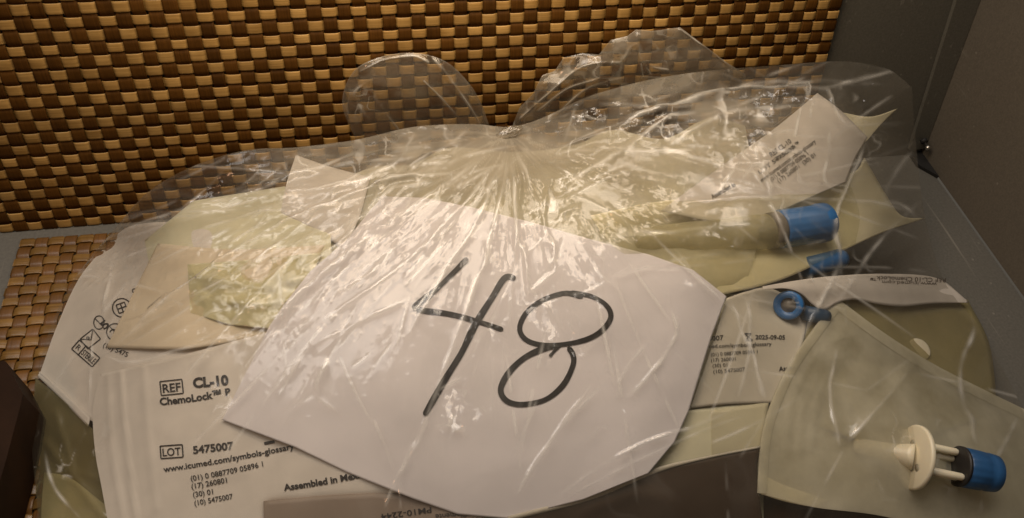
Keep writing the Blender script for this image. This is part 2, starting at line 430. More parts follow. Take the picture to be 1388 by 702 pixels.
def resample(pts, n, smooth=True):
    p = np.array(pts, float)
    if smooth and len(p) > 2:
        q = []
        P = np.vstack([2 * p[0] - p[1], p, 2 * p[-1] - p[-2]])
        for i in range(1, len(P) - 2):
            for t in np.linspace(0, 1, 12, endpoint=False):
                a, b, c, d = P[i - 1], P[i], P[i + 1], P[i + 2]
                q.append(.5 * (2 * b + (c - a) * t + (2 * a - 5 * b + 4 * c - d) * t * t + (3 * b - a - 3 * c + d) * t ** 3))
        q.append(p[-1]); p = np.array(q)
    s = np.r_[0, np.cumsum(np.hypot(*np.diff(p, axis=0).T))]
    t = np.linspace(0, s[-1], n)
    return np.stack([np.interp(t, s, p[:, k]) for k in range(p.shape[1])], -1)


def coons(top, right, bottom, left, nu, nv, smooth=True):
    """top, bottom run left to right; left, right run top to bottom"""
    T, B = resample(top, nu, smooth), resample(bottom, nu, smooth)
    Lf, R = resample(left, nv, smooth), resample(right, nv, smooth)
    u = np.linspace(0, 1, nu)[None, :, None]; v = np.linspace(0, 1, nv)[:, None, None]
    P = (1 - v) * T[None] + v * B[None] + (1 - u) * Lf[:, None] + u * R[:, None]
    P -= (1 - u) * (1 - v) * T[0] + u * (1 - v) * T[-1] + (1 - u) * v * B[0] + u * v * B[-1]
    return P[..., 0], P[..., 1], np.broadcast_to(u[..., 0], P.shape[:2]), np.broadcast_to(v[..., 0], P.shape[:2])


def gridfaces(nv, nu, flip=False):
    i = np.arange(nv * nu).reshape(nv, nu)
    f = np.stack([i[:-1, :-1], i[1:, :-1], i[1:, 1:], i[:-1, 1:]], -1).reshape(-1, 4)
    return f[:, ::-1] if flip else f


def sheet(name, px, py, z, mat, parent=None, thick=.0003):
    """a sheet with thickness over a grid of sight lines at heights z"""
    nv, nu = px.shape
    a = onz(px, py, z)
    if not thick:
        return mesh_obj(name, a.reshape(-1, 3), gridfaces(nv, nu), mat, parent)
    gu = np.gradient(a, axis=1); gv = np.gradient(a, axis=0)
    nrm = np.cross(gv, gu); nrm /= np.linalg.norm(nrm, axis=-1, keepdims=True) + 1e-12
    b = a - nrm * thick
    n = nv * nu
    f = np.vstack([gridfaces(nv, nu), gridfaces(nv, nu, True) + n])
    i = np.arange(n).reshape(nv, nu)
    rim = np.r_[i[0, :], i[1:, -1], i[-1, -2::-1], i[-2:0, 0]]
    r2 = np.roll(rim, -1)
    f = np.vstack([f, np.stack([rim, r2, r2 + n, rim + n], -1)])
    return mesh_obj(name, np.vstack([a.reshape(-1, 3), b.reshape(-1, 3)]), f, mat, parent)


_tc = {}


def text_data(s, bold):
    if (s, bold) not in _tc:
        cu = bpy.data.curves.new('t', 'FONT'); cu.body = s; cu.size = 1; cu.resolution_u = 3; cu.offset = bold
        ob = bpy.data.objects.new('t', cu); C.objects.link(ob)
        dg = bpy.context.evaluated_depsgraph_get(); me = bpy.data.meshes.new_from_object(ob.evaluated_get(dg))
        v = np.array([q.co[:2] for q in me.vertices]); f = [tuple(p.vertices) for p in me.polygons]
        bpy.data.objects.remove(ob); bpy.data.curves.remove(cu); bpy.data.meshes.remove(me)
        _tc[(s, bold)] = (v, f)
    return _tc[(s, bold)]


def put_text(s, p0, p1, cap, zf, parent, mat, bold=.012, name='printed_text', mirror=False, sag=0.0):
    """lettering printed on a sheet: baseline from p0 to p1, capital height cap"""
    v, f = text_data(s, bold)
    w = v[:, 0].max() - v[:, 0].min()
    x = (v[:, 0] - v[:, 0].min()) / w; y = v[:, 1] / .73 * cap
    if mirror: x = 1 - x
    d = np.array(p1, float) - np.array(p0, float); L = np.hypot(*d); d /= L
    n = np.array([d[1], -d[0]])
    P = np.array(p0, float)[None] + np.outer(x * L, d) + np.outer(y + sag * 4 * x * (1 - x), n)
    z = zf(P[:, 0], P[:, 1]) + .00022
    return mesh_obj(name, onz(P[:, 0], P[:, 1], z), f, mat, parent, smooth=False)


def stroke(name, pts, width, zf, mat, parent, closed=False, lift=.00022, n=60, smooth=True, vary=0.0, taper=False):
    P = resample(list(pts) + ([pts[0]] if closed else []), n, smooth)
    t = np.gradient(P, axis=0); t /= np.linalg.norm(t, axis=1, keepdims=True) + 1e-9
    nn = np.stack([-t[:, 1], t[:, 0]], -1)
    s = np.linspace(0, 1, n)
    w = width * .5 * (1 + vary * noise(s * 9, 0 * s + 3.3, int(P[0, 0]) % 40))
    if not closed:
        e = np.minimum(np.minimum(s, 1 - s) * n / 1.2, 1); w = w * np.sqrt(np.clip(e, .15, 1))
    A, B = P + nn * w[:, None], P - nn * w[:, None]
    Q = np.stack([A, P, B], 1)
    z = zf(Q[..., 0], Q[..., 1]) + lift
    return mesh_obj(name, onz(Q[..., 0], Q[..., 1], z).reshape(-1, 3), gridfaces(n, 3), mat, parent)


def box(name, lo, hi, mat, parent=None, bev=0.0):
    bm = bmesh.new(); bmesh.ops.create_cube(bm, size=1)
    for v in bm.verts:
        v.co = Vector([lo[k] + (v.co[k] + .5) * (hi[k] - lo[k]) for k in range(3)])
    if bev: bmesh.ops.bevel(bm, geom=bm.edges[:], offset=bev, segments=2, affect='EDGES', profile=.5)
    me = bpy.data.meshes.new(name); bm.to_mesh(me); bm.free(); me.materials.append(mat)
    o = bpy.data.objects.new(name, me); C.objects.link(o)
    if parent: o.parent = parent
    return o


def lathe(name, a, b, prof, mat, parent, seg=40, mod=None):
    """turned body about the axis a->b; prof = (part of the way, radius) pairs; mod(angle, t) scales the radius"""
    a, b = np.array(a, float), np.array(b, float)
    ax = b - a; L = np.linalg.norm(ax); ax /= L
    s = np.cross(ax, [0, 0, 1.]); s /= np.linalg.norm(s); u = np.cross(s, ax)
    th = np.linspace(0, 2 * np.pi, seg, endpoint=False)
    V, F = [], []
    for t, r in prof:
        rr = r * (mod(th, t) if mod else np.ones_like(th))
        V.append(a + ax * L * t + np.outer(rr * np.cos(th), s) + np.outer(rr * np.sin(th), u))
    k = len(prof)
    for i in range(k - 1):
        for j in range(seg):
            F.append((i * seg + j, i * seg + (j + 1) % seg, (i + 1) * seg + (j + 1) % seg, (i + 1) * seg + j))
    F.append(tuple(range(seg))[::-1]); F.append(tuple((k - 1) * seg + j for j in range(seg)))
    o = mesh_obj(name, np.vstack(V), F, mat, parent)
    return o


# ------------------------------------------------------------------ the setting
LEAN = math.atan2(.28281787, .95909995)
t = struct(box('table_top', (-.9, -.9, -.03), (.3135, .30, 0), M['table']))
t['label'] = 'flat grey laminate table top under the bag'
ct, st = math.cos(LEAN), math.sin(LEAN)


def lean_pt(x, h, d=0.0):
    """point on the leaning back plane: h up the slope, d behind it"""
    return (x, h * st + d * ct, h * ct - d * st)


def lean_box(name, x0, x1, h0, h1, d0, d1, mat):
    V = [lean_pt(x, h, d) for d in (d0, d1) for h in (h0, h1) for x in (x0, x1)]
    F = [(0, 1, 3, 2), (5, 4, 6, 7), (4, 0, 2, 6), (1, 5, 7, 3), (2, 3, 7, 6), (4, 5, 1, 0)]
    return mesh_obj(name, V, F, mat, smooth=False)


struct(lean_box('wall_back', -.9, .3135, .0008, .55, .0016, .02, M['wall']))
struct(box('wall_right', (.3140, -.9, .0012), (.33, .18, .55), M['wall_b']))
# dark seam strip that runs up the corner
V = [lean_pt(x, h, d) for d in (-.0015, .0012) for (x, h) in ((.3020, .006), (.3136, .006), (.2945, .16), (.3136, .16))]
strip = mesh_obj('corner_strip', V, [(0, 1, 3, 2), (5, 4, 6, 7), (4, 0, 2, 6), (1, 5, 7, 3), (2, 3, 7, 6), (4, 5, 1, 0)], M['wall'], smooth=False)
tag(strip, 'narrow grey strip running up the corner where the two wall panels meet', 'trim strip')
gk = mesh_obj('gap_shade', [(.3045, -.010, .0003), (.3134, -.022, .0003), (.3134, .002, .0003), (.3045, .001, .0003),
                         (.3045, -.010, .0025), (.3134, -.022, .0025), (.3134, .002, .0025), (.3045, .001, .0025)],
              [(4, 5, 6, 7), (0, 1, 5, 4), (1, 2, 6, 5), (2, 3, 7, 6), (3, 0, 4, 7), (3, 2, 1, 0)], M['gap'], smooth=False)  # black slab put in for the shade of the open corner gap
tag(gk, 'black slab standing for the shade in the open gap at the table corner by the peg', 'gap_shade')
pg = thing('metal_peg', 'tiny shiny metal peg sticking out at the foot of the corner strip', 'peg', tuple(ony(1256, 196, -.002)))
pa = ony(1252, 190, .000); pb = ony(1259, 203, -.006)
lathe('pin', pa, pb, [(0, .0012), (.6, .0012), (.61, .0017), (.95, .0017), (1, .0012)], M['metal'], pg, 14)
lathe('collar', pa - np.array([0, -.001, 0]), pa + (pb - pa) * .25, [(0, .0022), (1, .0022)], M['gap'], pg, 14)

# ------------------------------------------------------------------ woven placemats
CW, CH = .0075, .00655


def ribbon_mesh(name, n, cell, width, amp, phase, along, mat):
    """one straw strip weaving over and under n cells"""
    per = 8
    s = np.arange(n * per + 1) / per
    z = amp * np.tanh(2.4 * np.cos(np.pi * (s - .5) + phase * np.pi)) / math.tanh(2.4)
    cross = [(-.5, -.00028), (-.5, .00010), (-.38, .00022), (.38, .00022), (.5, .00010), (.5, -.00028)]
    V = []
    for k, (a, dz) in enumerate(cross):
        l = s * cell
        c = np.full_like(l, a * width)
        V.append(np.stack([l, c, z + dz] if along == 'x' else [c, l, z + dz], -1))
    V = np.stack(V, 1); m_ = len(s); K = len(cross)
    i = np.arange(m_ * K).reshape(m_, K)
    j = np.roll(i, -1, axis=1)
    F = np.stack([i[:-1], i[1:], j[1:], j[:-1]], -1).reshape(-1, 4)
    if along == 'x': F = F[:, ::-1]
    F = [tuple(map(int, f)) for f in F] + [tuple(map(int, i[0])), tuple(map(int, i[-1][::-1]))]
    me = bpy.data.meshes.new(name); me.from_pydata(V.reshape(-1, 3).tolist(), [], F); me.update(); me.shade_smooth()
    me.materials.append(mat)
    return me


def placemat(label, loc, rot, ncol, nrow, parity, wm, pm, amp=.00085):
    root = thing('placemat', label, 'placemat', loc, 'woven straw placemats'); root.rotation_euler = rot
    we = [ribbon_mesh('weft_strip', ncol, CW, CH * .76, amp, (k + parity) % 2, 'x', wm) for k in (0, 1)]
    wa = [ribbon_mesh('warp_strip', nrow, CH, CW * .92, amp, (k + parity + 1) % 2, 'y', pm) for k in (0, 1)]
    for r in range(nrow):
        o = bpy.data.objects.new('weft_strip', we[r % 2]); C.objects.link(o); o.parent = root
        o.location = (rnd.uniform(-.0004, .0004), (r + .5) * CH + rnd.uniform(-.0002, .0002), rnd.uniform(-.00008, .00008))
        o.scale.y = rnd.uniform(.90, 1.06); o.rotation_euler.z = rnd.uniform(-.0012, .0012)
    for c in range(ncol):
        o = bpy.data.objects.new('warp_strip', wa[c % 2]); C.objects.link(o); o.parent = root
        o.location = ((c + .5) * CW + rnd.uniform(-.0002, .0002), 0, 0)
        o.scale.x = rnd.uniform(.90, 1.05)
    return root


# leaning mat: columns -6..57 of the lattice read from the photo (column 28 at x = 0), bottom row at the table
placemat('tall woven straw placemat leaning upright against the grey back panel', lean_pt((-6.5 - 28) * CW, -.0009, -.0016),
         (math.radians(90) - LEAN, 0, 0), 64, 40, 0, M['weft'], M['warp'])
fm = placemat('woven straw placemat lying flat on the table under the bag', (-.2462, -.0095, .0016), (0, 0, math.radians(-1.2)), 26, 34, 1, M["weft_f"], M['warp_f'], .0006)
# its rows run towards the viewer
for ch in fm.children:
    ch.location.y -= 34 * CH

# ------------------------------------------------------------------ what is in the bag
MM = .001


def layer(off, wav=.6, sc=90., seed=1, extra=None):
    """height of a sheet lying off mm under the top of the heap, gently wavy"""
    def f(px, py):
        px, py = np.broadcast_arrays(np.asarray(px, float), np.asarray(py, float))
        z = HEAP(px, py) - off * MM + wav * MM * (fbm(px / sc, py / sc, seed, 3) + (.34 * F130(px + seed * 3.7 % 50, py) + .26 * F60(px, py + seed * 2.3 % 40)) * (.6 if seed in (71, 81) else 1))
        if extra is not None: z = z + extra(px, py)
        return np.maximum(z, .0015)
    return f


def ridge(pts, h, w):
    def f(px, py):
        d, t_ = segdist(px, py, pts); return h * MM * np.exp(-(d / w) ** 2)
    return f


def summed(*fs):
    return lambda x, y: sum(f(x, y) for f in fs)


def root_at(name, label, cat, px, py, group=None):
    p = onz(px, py, HEAP(px, py) * 0 + .004)
    return thing(name, label, cat, tuple(float(q) for q in p), group)


GP = 'sterile device pouches in the bag'
# --- big pouches at the bottom of the bag, mostly buried
zf = layer(9, 1.5, 160, 21)
p = root_at('device_pouch', 'greenish cream pouch spread under the numbered sheet at the bottom edge of the heap', 'pouch', 640, 640, GP)
X_, Y_, U, V_ = coons([(330, 330), (640, 330), (1000, 400)], [(1000, 400), (1030, 560), (1036, 760)], [(330, 760), (640, 770), (1036, 760)], [(330, 330), (330, 560), (330, 760)], 50, 40)
sheet('paper_backing', X_, Y_, zf(X_, Y_), M['creamg'], p)
zf = layer(8, 1.5, 160, 22)
p = root_at('device_pouch', 'greenish cream pouch crumpled in the middle of the bag under the knot', 'pouch', 700, 260, GP)
X_, Y_, U, V_ = coons([(430, 262), (500, 228), (560, 222), (610, 200), (700, 206), (780, 196), (830, 176), (900, 188), (960, 160), (1010, 170)], [(1010, 170), (1030, 300), (1010, 390)], [(440, 420), (700, 420), (1010, 390)], [(430, 262), (425, 340), (440, 420)], 60, 36)
sheet('paper_backing', X_, Y_, zf(X_, Y_), M['midp'], p)
zf2 = layer(6.2, 1.6, 45, 23)
sheet('clear_film', X_, Y_, zf2(X_, Y_), M['pfilm_m'], p, 0)

# --- left: white pouch with printed symbols
zf = layer(6, 1.0, 110, 31, ridge([(54, 508), (85, 535), (122, 572)], .8, 5))
p = root_at('device_pouch', 'white pouch with printed sterile symbols bulging at the left end of the bag', 'pouch', 130, 420, GP)
X_, Y_, U, V_ = coons([(148, 328), (178, 306), (240, 300), (330, 300)], [(330, 300), (330, 440), (320, 560)], [(54, 506), (85, 533), (120, 568), (200, 600), (320, 560)], [(148, 328), (108, 376), (78, 440), (54, 506)], 60, 50)
sheet('paper_backing', X_, Y_, zf(X_, Y_), M['tyvek'], p)
q1, q2, _, _ = coons([(54, 503), (85, 530), (122, 566)], [(122, 566), (119, 578)], [(51, 510), (82, 540), (119, 578)], [(54, 503), (51, 510)], 24, 4)
zs = layer(5.0, .4, 110, 31)
sheet('seal', q1, q2, zs(q1, q2), M['tyvek'], p, .0004)
K = M['ink']
zi = lambda a, b: zf(a, b) + .0001


def rotpts(c, ang, pts):
    a = math.radians(ang); return [(c[0] + x * math.cos(a) - y * math.sin(a), c[1] + x * math.sin(a) + y * math.cos(a)) for x, y in pts]


def circ(c, r, n=18, ry=None):
    return [(c[0] + r * math.cos(k * 2 * math.pi / n), c[1] + (ry or r) * math.sin(k * 2 * math.pi / n)) for k in range(n)]


def symbol(pts, w=1.5, closed=True, smooth=False, zz=None, par=None, n=60, mt=None):
    stroke('printed_symbol', pts, w, zz or zi, mt or K, par or p, closed, n=n, smooth=smooth)


symbol(circ((165, 417), 12.5), 1.6, smooth=True)
symbol(rotpts((165, 417), -20, [(-6, -6), (6, -6), (6, 6), (-6, 6)]), 1.6)
symbol(rotpts((165, 417), -20, [(-6, 0), (6, 0)]), 1.6, False)
symbol(rotpts((165, 417), -20, [(0, -6), (0, 6)]), 1.6, False)
symbol(circ((182, 394), 2.6), 1.3, smooth=True)
symbol(circ((156, 450), 11.5), 1.5, smooth=True)
put_text('2', (152, 456), (160, 451), 9, zi, p, K, name='printed_symbol')
symbol([(147, 441), (165, 459)], 1.3, False)
symbol(circ((134, 437), 7, ry=9), 1.4, smooth=True)
symbol([(128, 431), (141, 444)], 1.3, False)
put_text('5', (141, 447), (149, 441), 11, zi, p, K, name='printed_symbol')
symbol(rotpts((122, 459), -38, [(-11, -8), (11, -8), (11, 9), (-11, 9)]), 1.5)
symbol(rotpts((122, 459), -38, [(-11, -8), (0, 2), (11, -8)]), 1.3, False)
symbol(circ((119, 458), 1.6), 1.5, smooth=True)
symbol(rotpts((115, 478), 41, [(-17, -8), (20, -8), (20, 8), (-17, 8)]), 1.7)
symbol(rotpts((115, 478), 41, [(-5, -8), (-5, 8)]), 1.6, False)
put_text('STERILE', rotpts((115, 478), 41, [(-3, 5)])[0], rotpts((115, 478), 41, [(18, 5)])[0], 9, zi, p, K)
put_text('R', rotpts((115, 478), 41, [(-14, 4)])[0], rotpts((115, 478), 41, [(-8, 4)])[0], 8, zi, p, K)
symbol([(150, 466), (162, 472), (172, 470)], 1.6, False)
put_text('(10) 5475', (139, 470), (172, 484), 7, zi, p, K)

# --- olive film side of a pouch along the left edge of the bag
zf = layer(7, 1.2, 70, 41, summed(ridge([(62, 600), (110, 660), (140, 700)], 1.2, 6), ridge([(75, 560), (100, 640), (135, 650)], .8, 5)))
p = root_at('device_pouch', 'olive tinted clear pouch below the symbol pouch at the left edge', 'pouch', 90, 620, GP)
X_, Y_, U, V_ = coons([(48, 512), (85, 542), (126, 582)], [(126, 582), (150, 650), (175, 760)], [(58, 760), (110, 765), (175, 760)], [(48, 512), (44, 600), (58, 760)], 30, 44)
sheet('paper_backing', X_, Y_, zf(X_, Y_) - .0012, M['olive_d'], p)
sheet('clear_film', X_, Y_, zf(X_, Y_) + .0020 + .0005 * fbm(X_ / 30, Y_ / 30, 5), M['pfilm_o'], p, 0)
X2, Y2, _, _ = coons([(60, 640), (95, 648), (150, 690)], [(150, 690), (165, 760)], [(60, 780), (165, 780)], [(60, 640), (56, 700), (60, 780)], 16, 18)
sheet('paper_flap', X2, Y2, zf(X2, Y2) - .0002, M['olive'], p)

# --- left back: greenish pouch, beige pouch
zf = layer(5.5, 1.0, 80, 51)
p = root_at('device_pouch', 'greenish cream pouch lying behind the beige pouch at the back left of the bag', 'pouch', 330, 290, GP)
X_, Y_, U, V_ = coons([(196, 326), (262, 272), (388, 252), (446, 290)], [(446, 290), (452, 380)], [(205, 372), (330, 380), (452, 380)], [(196, 326), (205, 372)], 40, 20, False)
sheet('paper_backing', X_, Y_, zf(X_, Y_), M['creamg'], p)
zf = layer(4.2, .9, 90, 52)
p = root_at('device_pouch', 'beige pouch with a sharp corner lying over the symbol pouch at left', 'pouch', 270, 400, GP)
X_, Y_, U, V_ = coons([(214, 330), (320, 338), (440, 332)], [(440, 332), (400, 400), (366, 453)], [(144, 471), (240, 473), (300, 466), (366, 453)], [(214, 330), (180, 400), (144, 471)], 44, 30)
sheet('paper_backing', X_, Y_, zf(X_, Y_), M['beige'], p)
zf3 = layer(3.0, 1.3, 38, 53, summed(ridge([(262, 372), (350, 388), (425, 372)], 1.4, 9), ridge([(275, 405), (360, 412), (400, 404)], 1.2, 8)))
X_, Y_, U, V_ = coons([(254, 358), (340, 352), (436, 342)], [(436, 342), (415, 395), (372, 446)], [(258, 424), (310, 440), (372, 446)], [(254, 358), (258, 424)], 60, 40, False)
sheet('clear_film', X_, Y_, zf3(X_, Y_), M['pfilm'], p, 0)
sheet('inner_paper', X_, Y_, zf3(X_, Y_) - .0007, M['creaml'], p)

# --- small white folded paper near the top
zf = layer(3.4, .4, 70, 61)
X_, Y_, U, V_ = coons([(401, 210), (448, 226), (502, 240)], [(502, 240), (488, 290), (468, 338)], [(380, 290), (425, 312), (468, 338)], [(401, 210), (388, 250), (380, 290)], 24, 24)
o = sheet('folded_paper', X_, Y_, zf(X_, Y_) - .0019 * V_ ** 5, M['tyvek'], None, .0003)
tag(o, 'small white folded paper poking up at the back left of the knot', 'paper')

# --- front left: white pouch with the big print
seams = summed(ridge([(146, 505), (150, 600), (166, 702), (172, 760)], .7, 3.5), ridge([(163, 500), (170, 590), (184, 702), (190, 760)], .9, 3), ridge([(194, 498), (200, 580), (212, 690)], .5, 5),
               ridge([(280, 490), (300, 560), (290, 640)], .8, 22))
dip = lambda a_, b_: -4 * MM / (1 + np.exp(-np.clip((b_ - (684 - (a_ - 357) * .07)) / 2.5, -30, 30))) / (1 + np.exp(-np.clip((a_ - 362) / 2.5, -30, 30)))
zf = layer(2.4, .75, 110, 71, summed(seams, dip))
p = root_at('device_pouch', 'white pouch printed with reference and lot numbers in front of the numbered sheet', 'pouch', 300, 600, GP)
X_, Y_, U, V_ = coons([(136, 507), (220, 488), (300, 467), (400, 440)], [(400, 440), (500, 560), (570, 760)], [(158, 770), (360, 770), (570, 760)], [(136, 507), (126, 555), (129, 612), (138, 662), (158, 770)], 90, 60)
sheet('paper_backing', X_, Y_, zf(X_, Y_), M['tyvek'], p, .0004)
zt = lambda a, b: zf(a, b) + .0001
def boxed(s, c, w, h, ang, cap, zz, par, bold=.02):
    symbol(rotpts(c, ang, [(-w, -h), (w, -h), (w, h), (-w, h)]), 1.7, True, zz=zz, par=par)
    put_text(s, rotpts(c, ang, [(-w * .82, cap * .5)])[0], rotpts(c, ang, [(w * .82, cap * .5)])[0], cap, zz, par, K, bold)
boxed('REF', (232.5, 525), 15, 9.5, -6, 12, zt, p)
put_text('CL-10', (262, 525.5), (310, 521), 13.5, zt, p, K, .045)
put_text('ChemoLock\u2122 P', (217, 549), (313, 535), 10, zt, p, K, .035, sag=-1.5)
boxed('LOT', (232.5, 612), 15, 8.5, -4, 11, zt, p, .012)
put_text('5475007', (262, 615), (317, 608.5), 10.5, zt, p, K, .03)
put_text('www.icumed.com/symbols-glossary', (222, 640), (399, 608), 8.2, zt, p, K, .022, sag=-1.5)
put_text('(01) 0 0887709 05896 1', (259, 652), (357, 632), 7.5, zt, p, K, .012, sag=-1)
put_text('(17) 260801', (260, 663), (308, 654), 7.5, zt, p, K, .012)
put_text('(30) 01', (262, 674), (289, 669.5), 7.5, zt, p, K, .012)
put_text('(10) 5475007', (264, 685.5), (316, 676), 7.5, zt, p, K, .012)
put_text('Assembled in Mexico', (385, 665), (501, 645), 9, zt, p, K, .035, sag=-1)
symbol([(358, 601), (372, 598.5)], 4, False, zz=zt)

# --- the numbered sheet
fold = summed(ridge([(600, 290), (585, 400), (560, 520), (545, 690)], 1.6, 40), ridge([(930, 400), (900, 480), (860, 600)], 1.5, 50), ridge([(700, 300), (690, 480), (700, 690)], -1.2, 50))
zf = layer(.6, .9, 170, 81, summed(fold, lambda a_, b_: .28 * MM * F60(a_ + 21, b_ + 13)))
sh = root_at('numbered_sheet', 'white paper sheet with large handwritten 48 inside the front of the bag', 'sheet', 650, 480)
X_, Y_, U, V_ = coons([(519, 266), (575, 268), (640, 281), (720, 301), (800, 324), (880, 345), (940, 366), (985, 402)],
                      [(985, 402), (965, 455), (950, 503), (934, 556), (915, 598), (879, 641)],
                      [(301, 569), (400, 606), (470, 640), (560, 676), (620, 697), (690, 703), (790, 677), (879, 641)],
                      [(519, 266), (500, 287), (470, 325), (420, 368), (386, 411), (365, 442), (345, 482), (301, 569)], 210, 150, False)
sheet('paper', X_, Y_, zf(X_, Y_), M['sheet'], sh, .00015)
zn = lambda a, b: zf(a, b)
mk = lambda pts, w, nm='marker_stroke', **k: stroke(nm, pts, w, zn, M['marker'], sh, n=90, vary=.16, lift=.0003 + k.pop('dl', 0), **k)
mk([(634, 350), (612, 372), (590, 393), (567, 411), (562, 417), (575, 421), (600, 424), (624, 429), (655, 438), (682, 447)], 7.5)
mk([(699, 377), (687, 375), (679, 383), (669, 400), (644, 440), (626, 477), (607, 508), (590, 537), (575, 563)], 9, dl=.00006)
mk([(790, 403), (775, 398), (760, 398), (735, 407), (715, 422), (705, 440), (707, 454), (720, 464), (745, 468), (780, 464), (806, 455), (823, 440), (828, 426), (820, 412), (800, 401), (772, 396)], 6.5)
mk([(762, 467), (738, 472), (712, 484), (692, 502), (680, 522), (680, 535), (690, 545), (710, 548), (740, 541), (763, 522), (776, 497), (777, 482), (770, 470)], 7.5, dl=.00006)
mk([(757, 470), (751, 476), (745, 483)], 4, dl=.00012)

# --- taupe and brown packaging along the bottom edge
zf = layer(2.1, .25, 150, 91)
p = root_at('flat_box', 'taupe card box with upside-down small print at the bottom edge below the numbered sheet', 'box', 470, 690)
X_, Y_, U, V_ = coons([(357, 679), (430, 672), (505, 668), (580, 672), (655, 686)], [(655, 686), (662, 770)], [(360, 770), (662, 770)], [(357, 679), (360, 770)], 40, 14, False)
sheet('lid', X_, Y_, zf(X_, Y_), M['kraft_l'], p, .003)
zk = lambda a, b: zf(a, b) + .0001
put_text('PM10-2244', (584, 687), (516, 697), 8, zk, p, K, .01)
put_text('San Clemente', (652, 692), (590, 697), 7, zk, p, K, .01)
put_text('ICU Medical, Inc', (654, 701), (580, 706), 7, zk, p, K, .01)

zf = layer(2.2, .5, 120, 92, ridge([(800, 690), (860, 668), (905, 676), (930, 720)], .9, 9))
p = root_at('brown_pouch', 'glossy dark brown pouch at the bottom edge between the numbered sheet and the frosted pouch', 'pouch', 900, 680)
X_, Y_, U, V_ = coons([(690, 702), (800, 672), (890, 636), (960, 620), (1031, 606)], [(1031, 606), (1027, 650), (1045, 780)], [(690, 790), (860, 790), (1045, 780)], [(690, 702), (690, 790)], 50, 24)
sheet('paper_backing', X_, Y_, zf(X_, Y_), M['kraft'], p, .0004)
q1, q2, _, _ = coons([(688, 700), (800, 670), (890, 634), (960, 618), (1031, 604)], [(1031, 604), (1031, 607)], [(690, 706), (802, 677), (892, 640), (961, 621), (1031, 607)], [(688, 700), (690, 706)], 50, 3)
zq = layer(1.7, .4, 120, 92)
sheet('edge_seal', q1, q2, zq(q1, q2), M['tyvek_d'], p, .0004)
sheet('clear_film', X_, Y_, zf(X_, Y_) + .0012 + .0006 * fbm(X_ / 60, Y_ / 40, 8), M['bag'], p, 0)

# --- olive pouch between the sheet and the frosted pouch
zf = layer(4.6, .5, 90, 101)
p = root_at('device_pouch', 'olive pouch with a dark half below the pouch with the folded white edge', 'pouch', 990, 580, GP)
X_, Y_, U, V_ = coons([(905, 560), (965, 552), (1042, 544)], [(1042, 544), (1036, 590), (1034, 640)], [(860, 660), (960, 650), (1034, 640)], [(905, 560), (880, 620), (860, 660)], 30, 20, False)
sheet('paper_backing', X_, Y_, zf(X_, Y_), M['creamg'], p)
X_, Y_, U, V_ = coons([(964, 556), (1042, 545)], [(1042, 545), (1034, 640)], [(966, 650), (1034, 640)], [(964, 556), (966, 650)], 14, 16, False)
sheet('dark_panel', X_, Y_, zf(X_, Y_) + .0006, M['olive'], p)

# --- right: cream pouch with a tube and a blue cap
zf = layer(5.6, .8, 120, 111, lambda a_, b_: -6 * MM * np.exp(-(segdist(a_, b_, [(860, 326), (1046, 313), (1128, 300)])[0] / 34) ** 2))
p = root_at('device_pouch', 'pale cream pouch holding a tube with a blue cap at the back right', 'pouch', 1050, 340, GP)
X_, Y_, U, V_ = coons([(800, 292), (900, 272), (1040, 262), (1150, 236), (1172, 214)], [(1172, 214), (1200, 262), (1222, 292), (1254, 296)], [(960, 404), (1060, 379), (1150, 336), (1205, 312), (1254, 296)], [(800, 292), (840, 340), (960, 404)], 70, 30)
sheet('paper_backing', X_, Y_, zf(X_, Y_), M['cream'], p)
zff = layer(2.0, 1.0, 60, 112, summed(ridge([(850, 322), (1040, 311), (1100, 302)], 5.8, 36), ridge([(950, 282), (1040, 268), (1150, 262)], .9, 6)))
X3, Y3, U3, V3 = coons([(800, 294), (900, 274), (1040, 266), (1150, 242)], [(1150, 242), (1165, 290), (1160, 330)], [(960, 402), (1060, 377), (1160, 330)], [(800, 294), (840, 340), (960, 402)], 70, 30)
sheet('clear_film', X3, Y3, zff(X3, Y3) - .0022, M['pfilm_t'], p, 0)
dv = root_at('capped_tube', 'cloudy tube with a ribbed blue cap inside the cream pouch at right', 'tube', 1050, 310)
a = onz(858., 326., HEAP(858., 326.) - .0090); b = onz(1046., 313., HEAP(1046., 313.) - .0055)
lathe('barrel', a, b, [(0, .0040), (.01, .0052), (.5, .0078), (.7, .0084), (.995, .0086), (1, .008)], M['tube'], dv)
c0 = onz(1042., 313., HEAP(1042., 313.) - .0042); c1 = onz(1120., 301., HEAP(1120., 301.) - .0036)
lathe('grey_ring', c0, c0 + (c1 - c0) * .16, [(0, .0075), (.03, .0088), (.9, .0090), (1, .0082)], M['grey'], dv)
lathe('blue_cap', c0 + (c1 - c0) * .15, c1, [(0, .0086), (.04, .0095), (.75, .0093), (.80, .0099), (.96, .0098), (1, .0088)], M['blue'], dv, 72,
      lambda th, t_: 1 + (.008 * np.cos(th * 18) if t_ < .78 else 0 * th))
# second blue fitting partly hidden below it
dv = root_at('blue_fitting', 'blue fitting half hidden under the cream pouch edge near the curled white flap', 'fitting', 1120, 360)
a = onz(1090., 362., HEAP(1090., 362.) - .009); b = onz(1142., 350., HEAP(1142., 350.) - .008)
lathe('body', a, b, [(0, .004), (.03, .0052), (.9, .0052), (1, .0045)], M['blue'], dv)

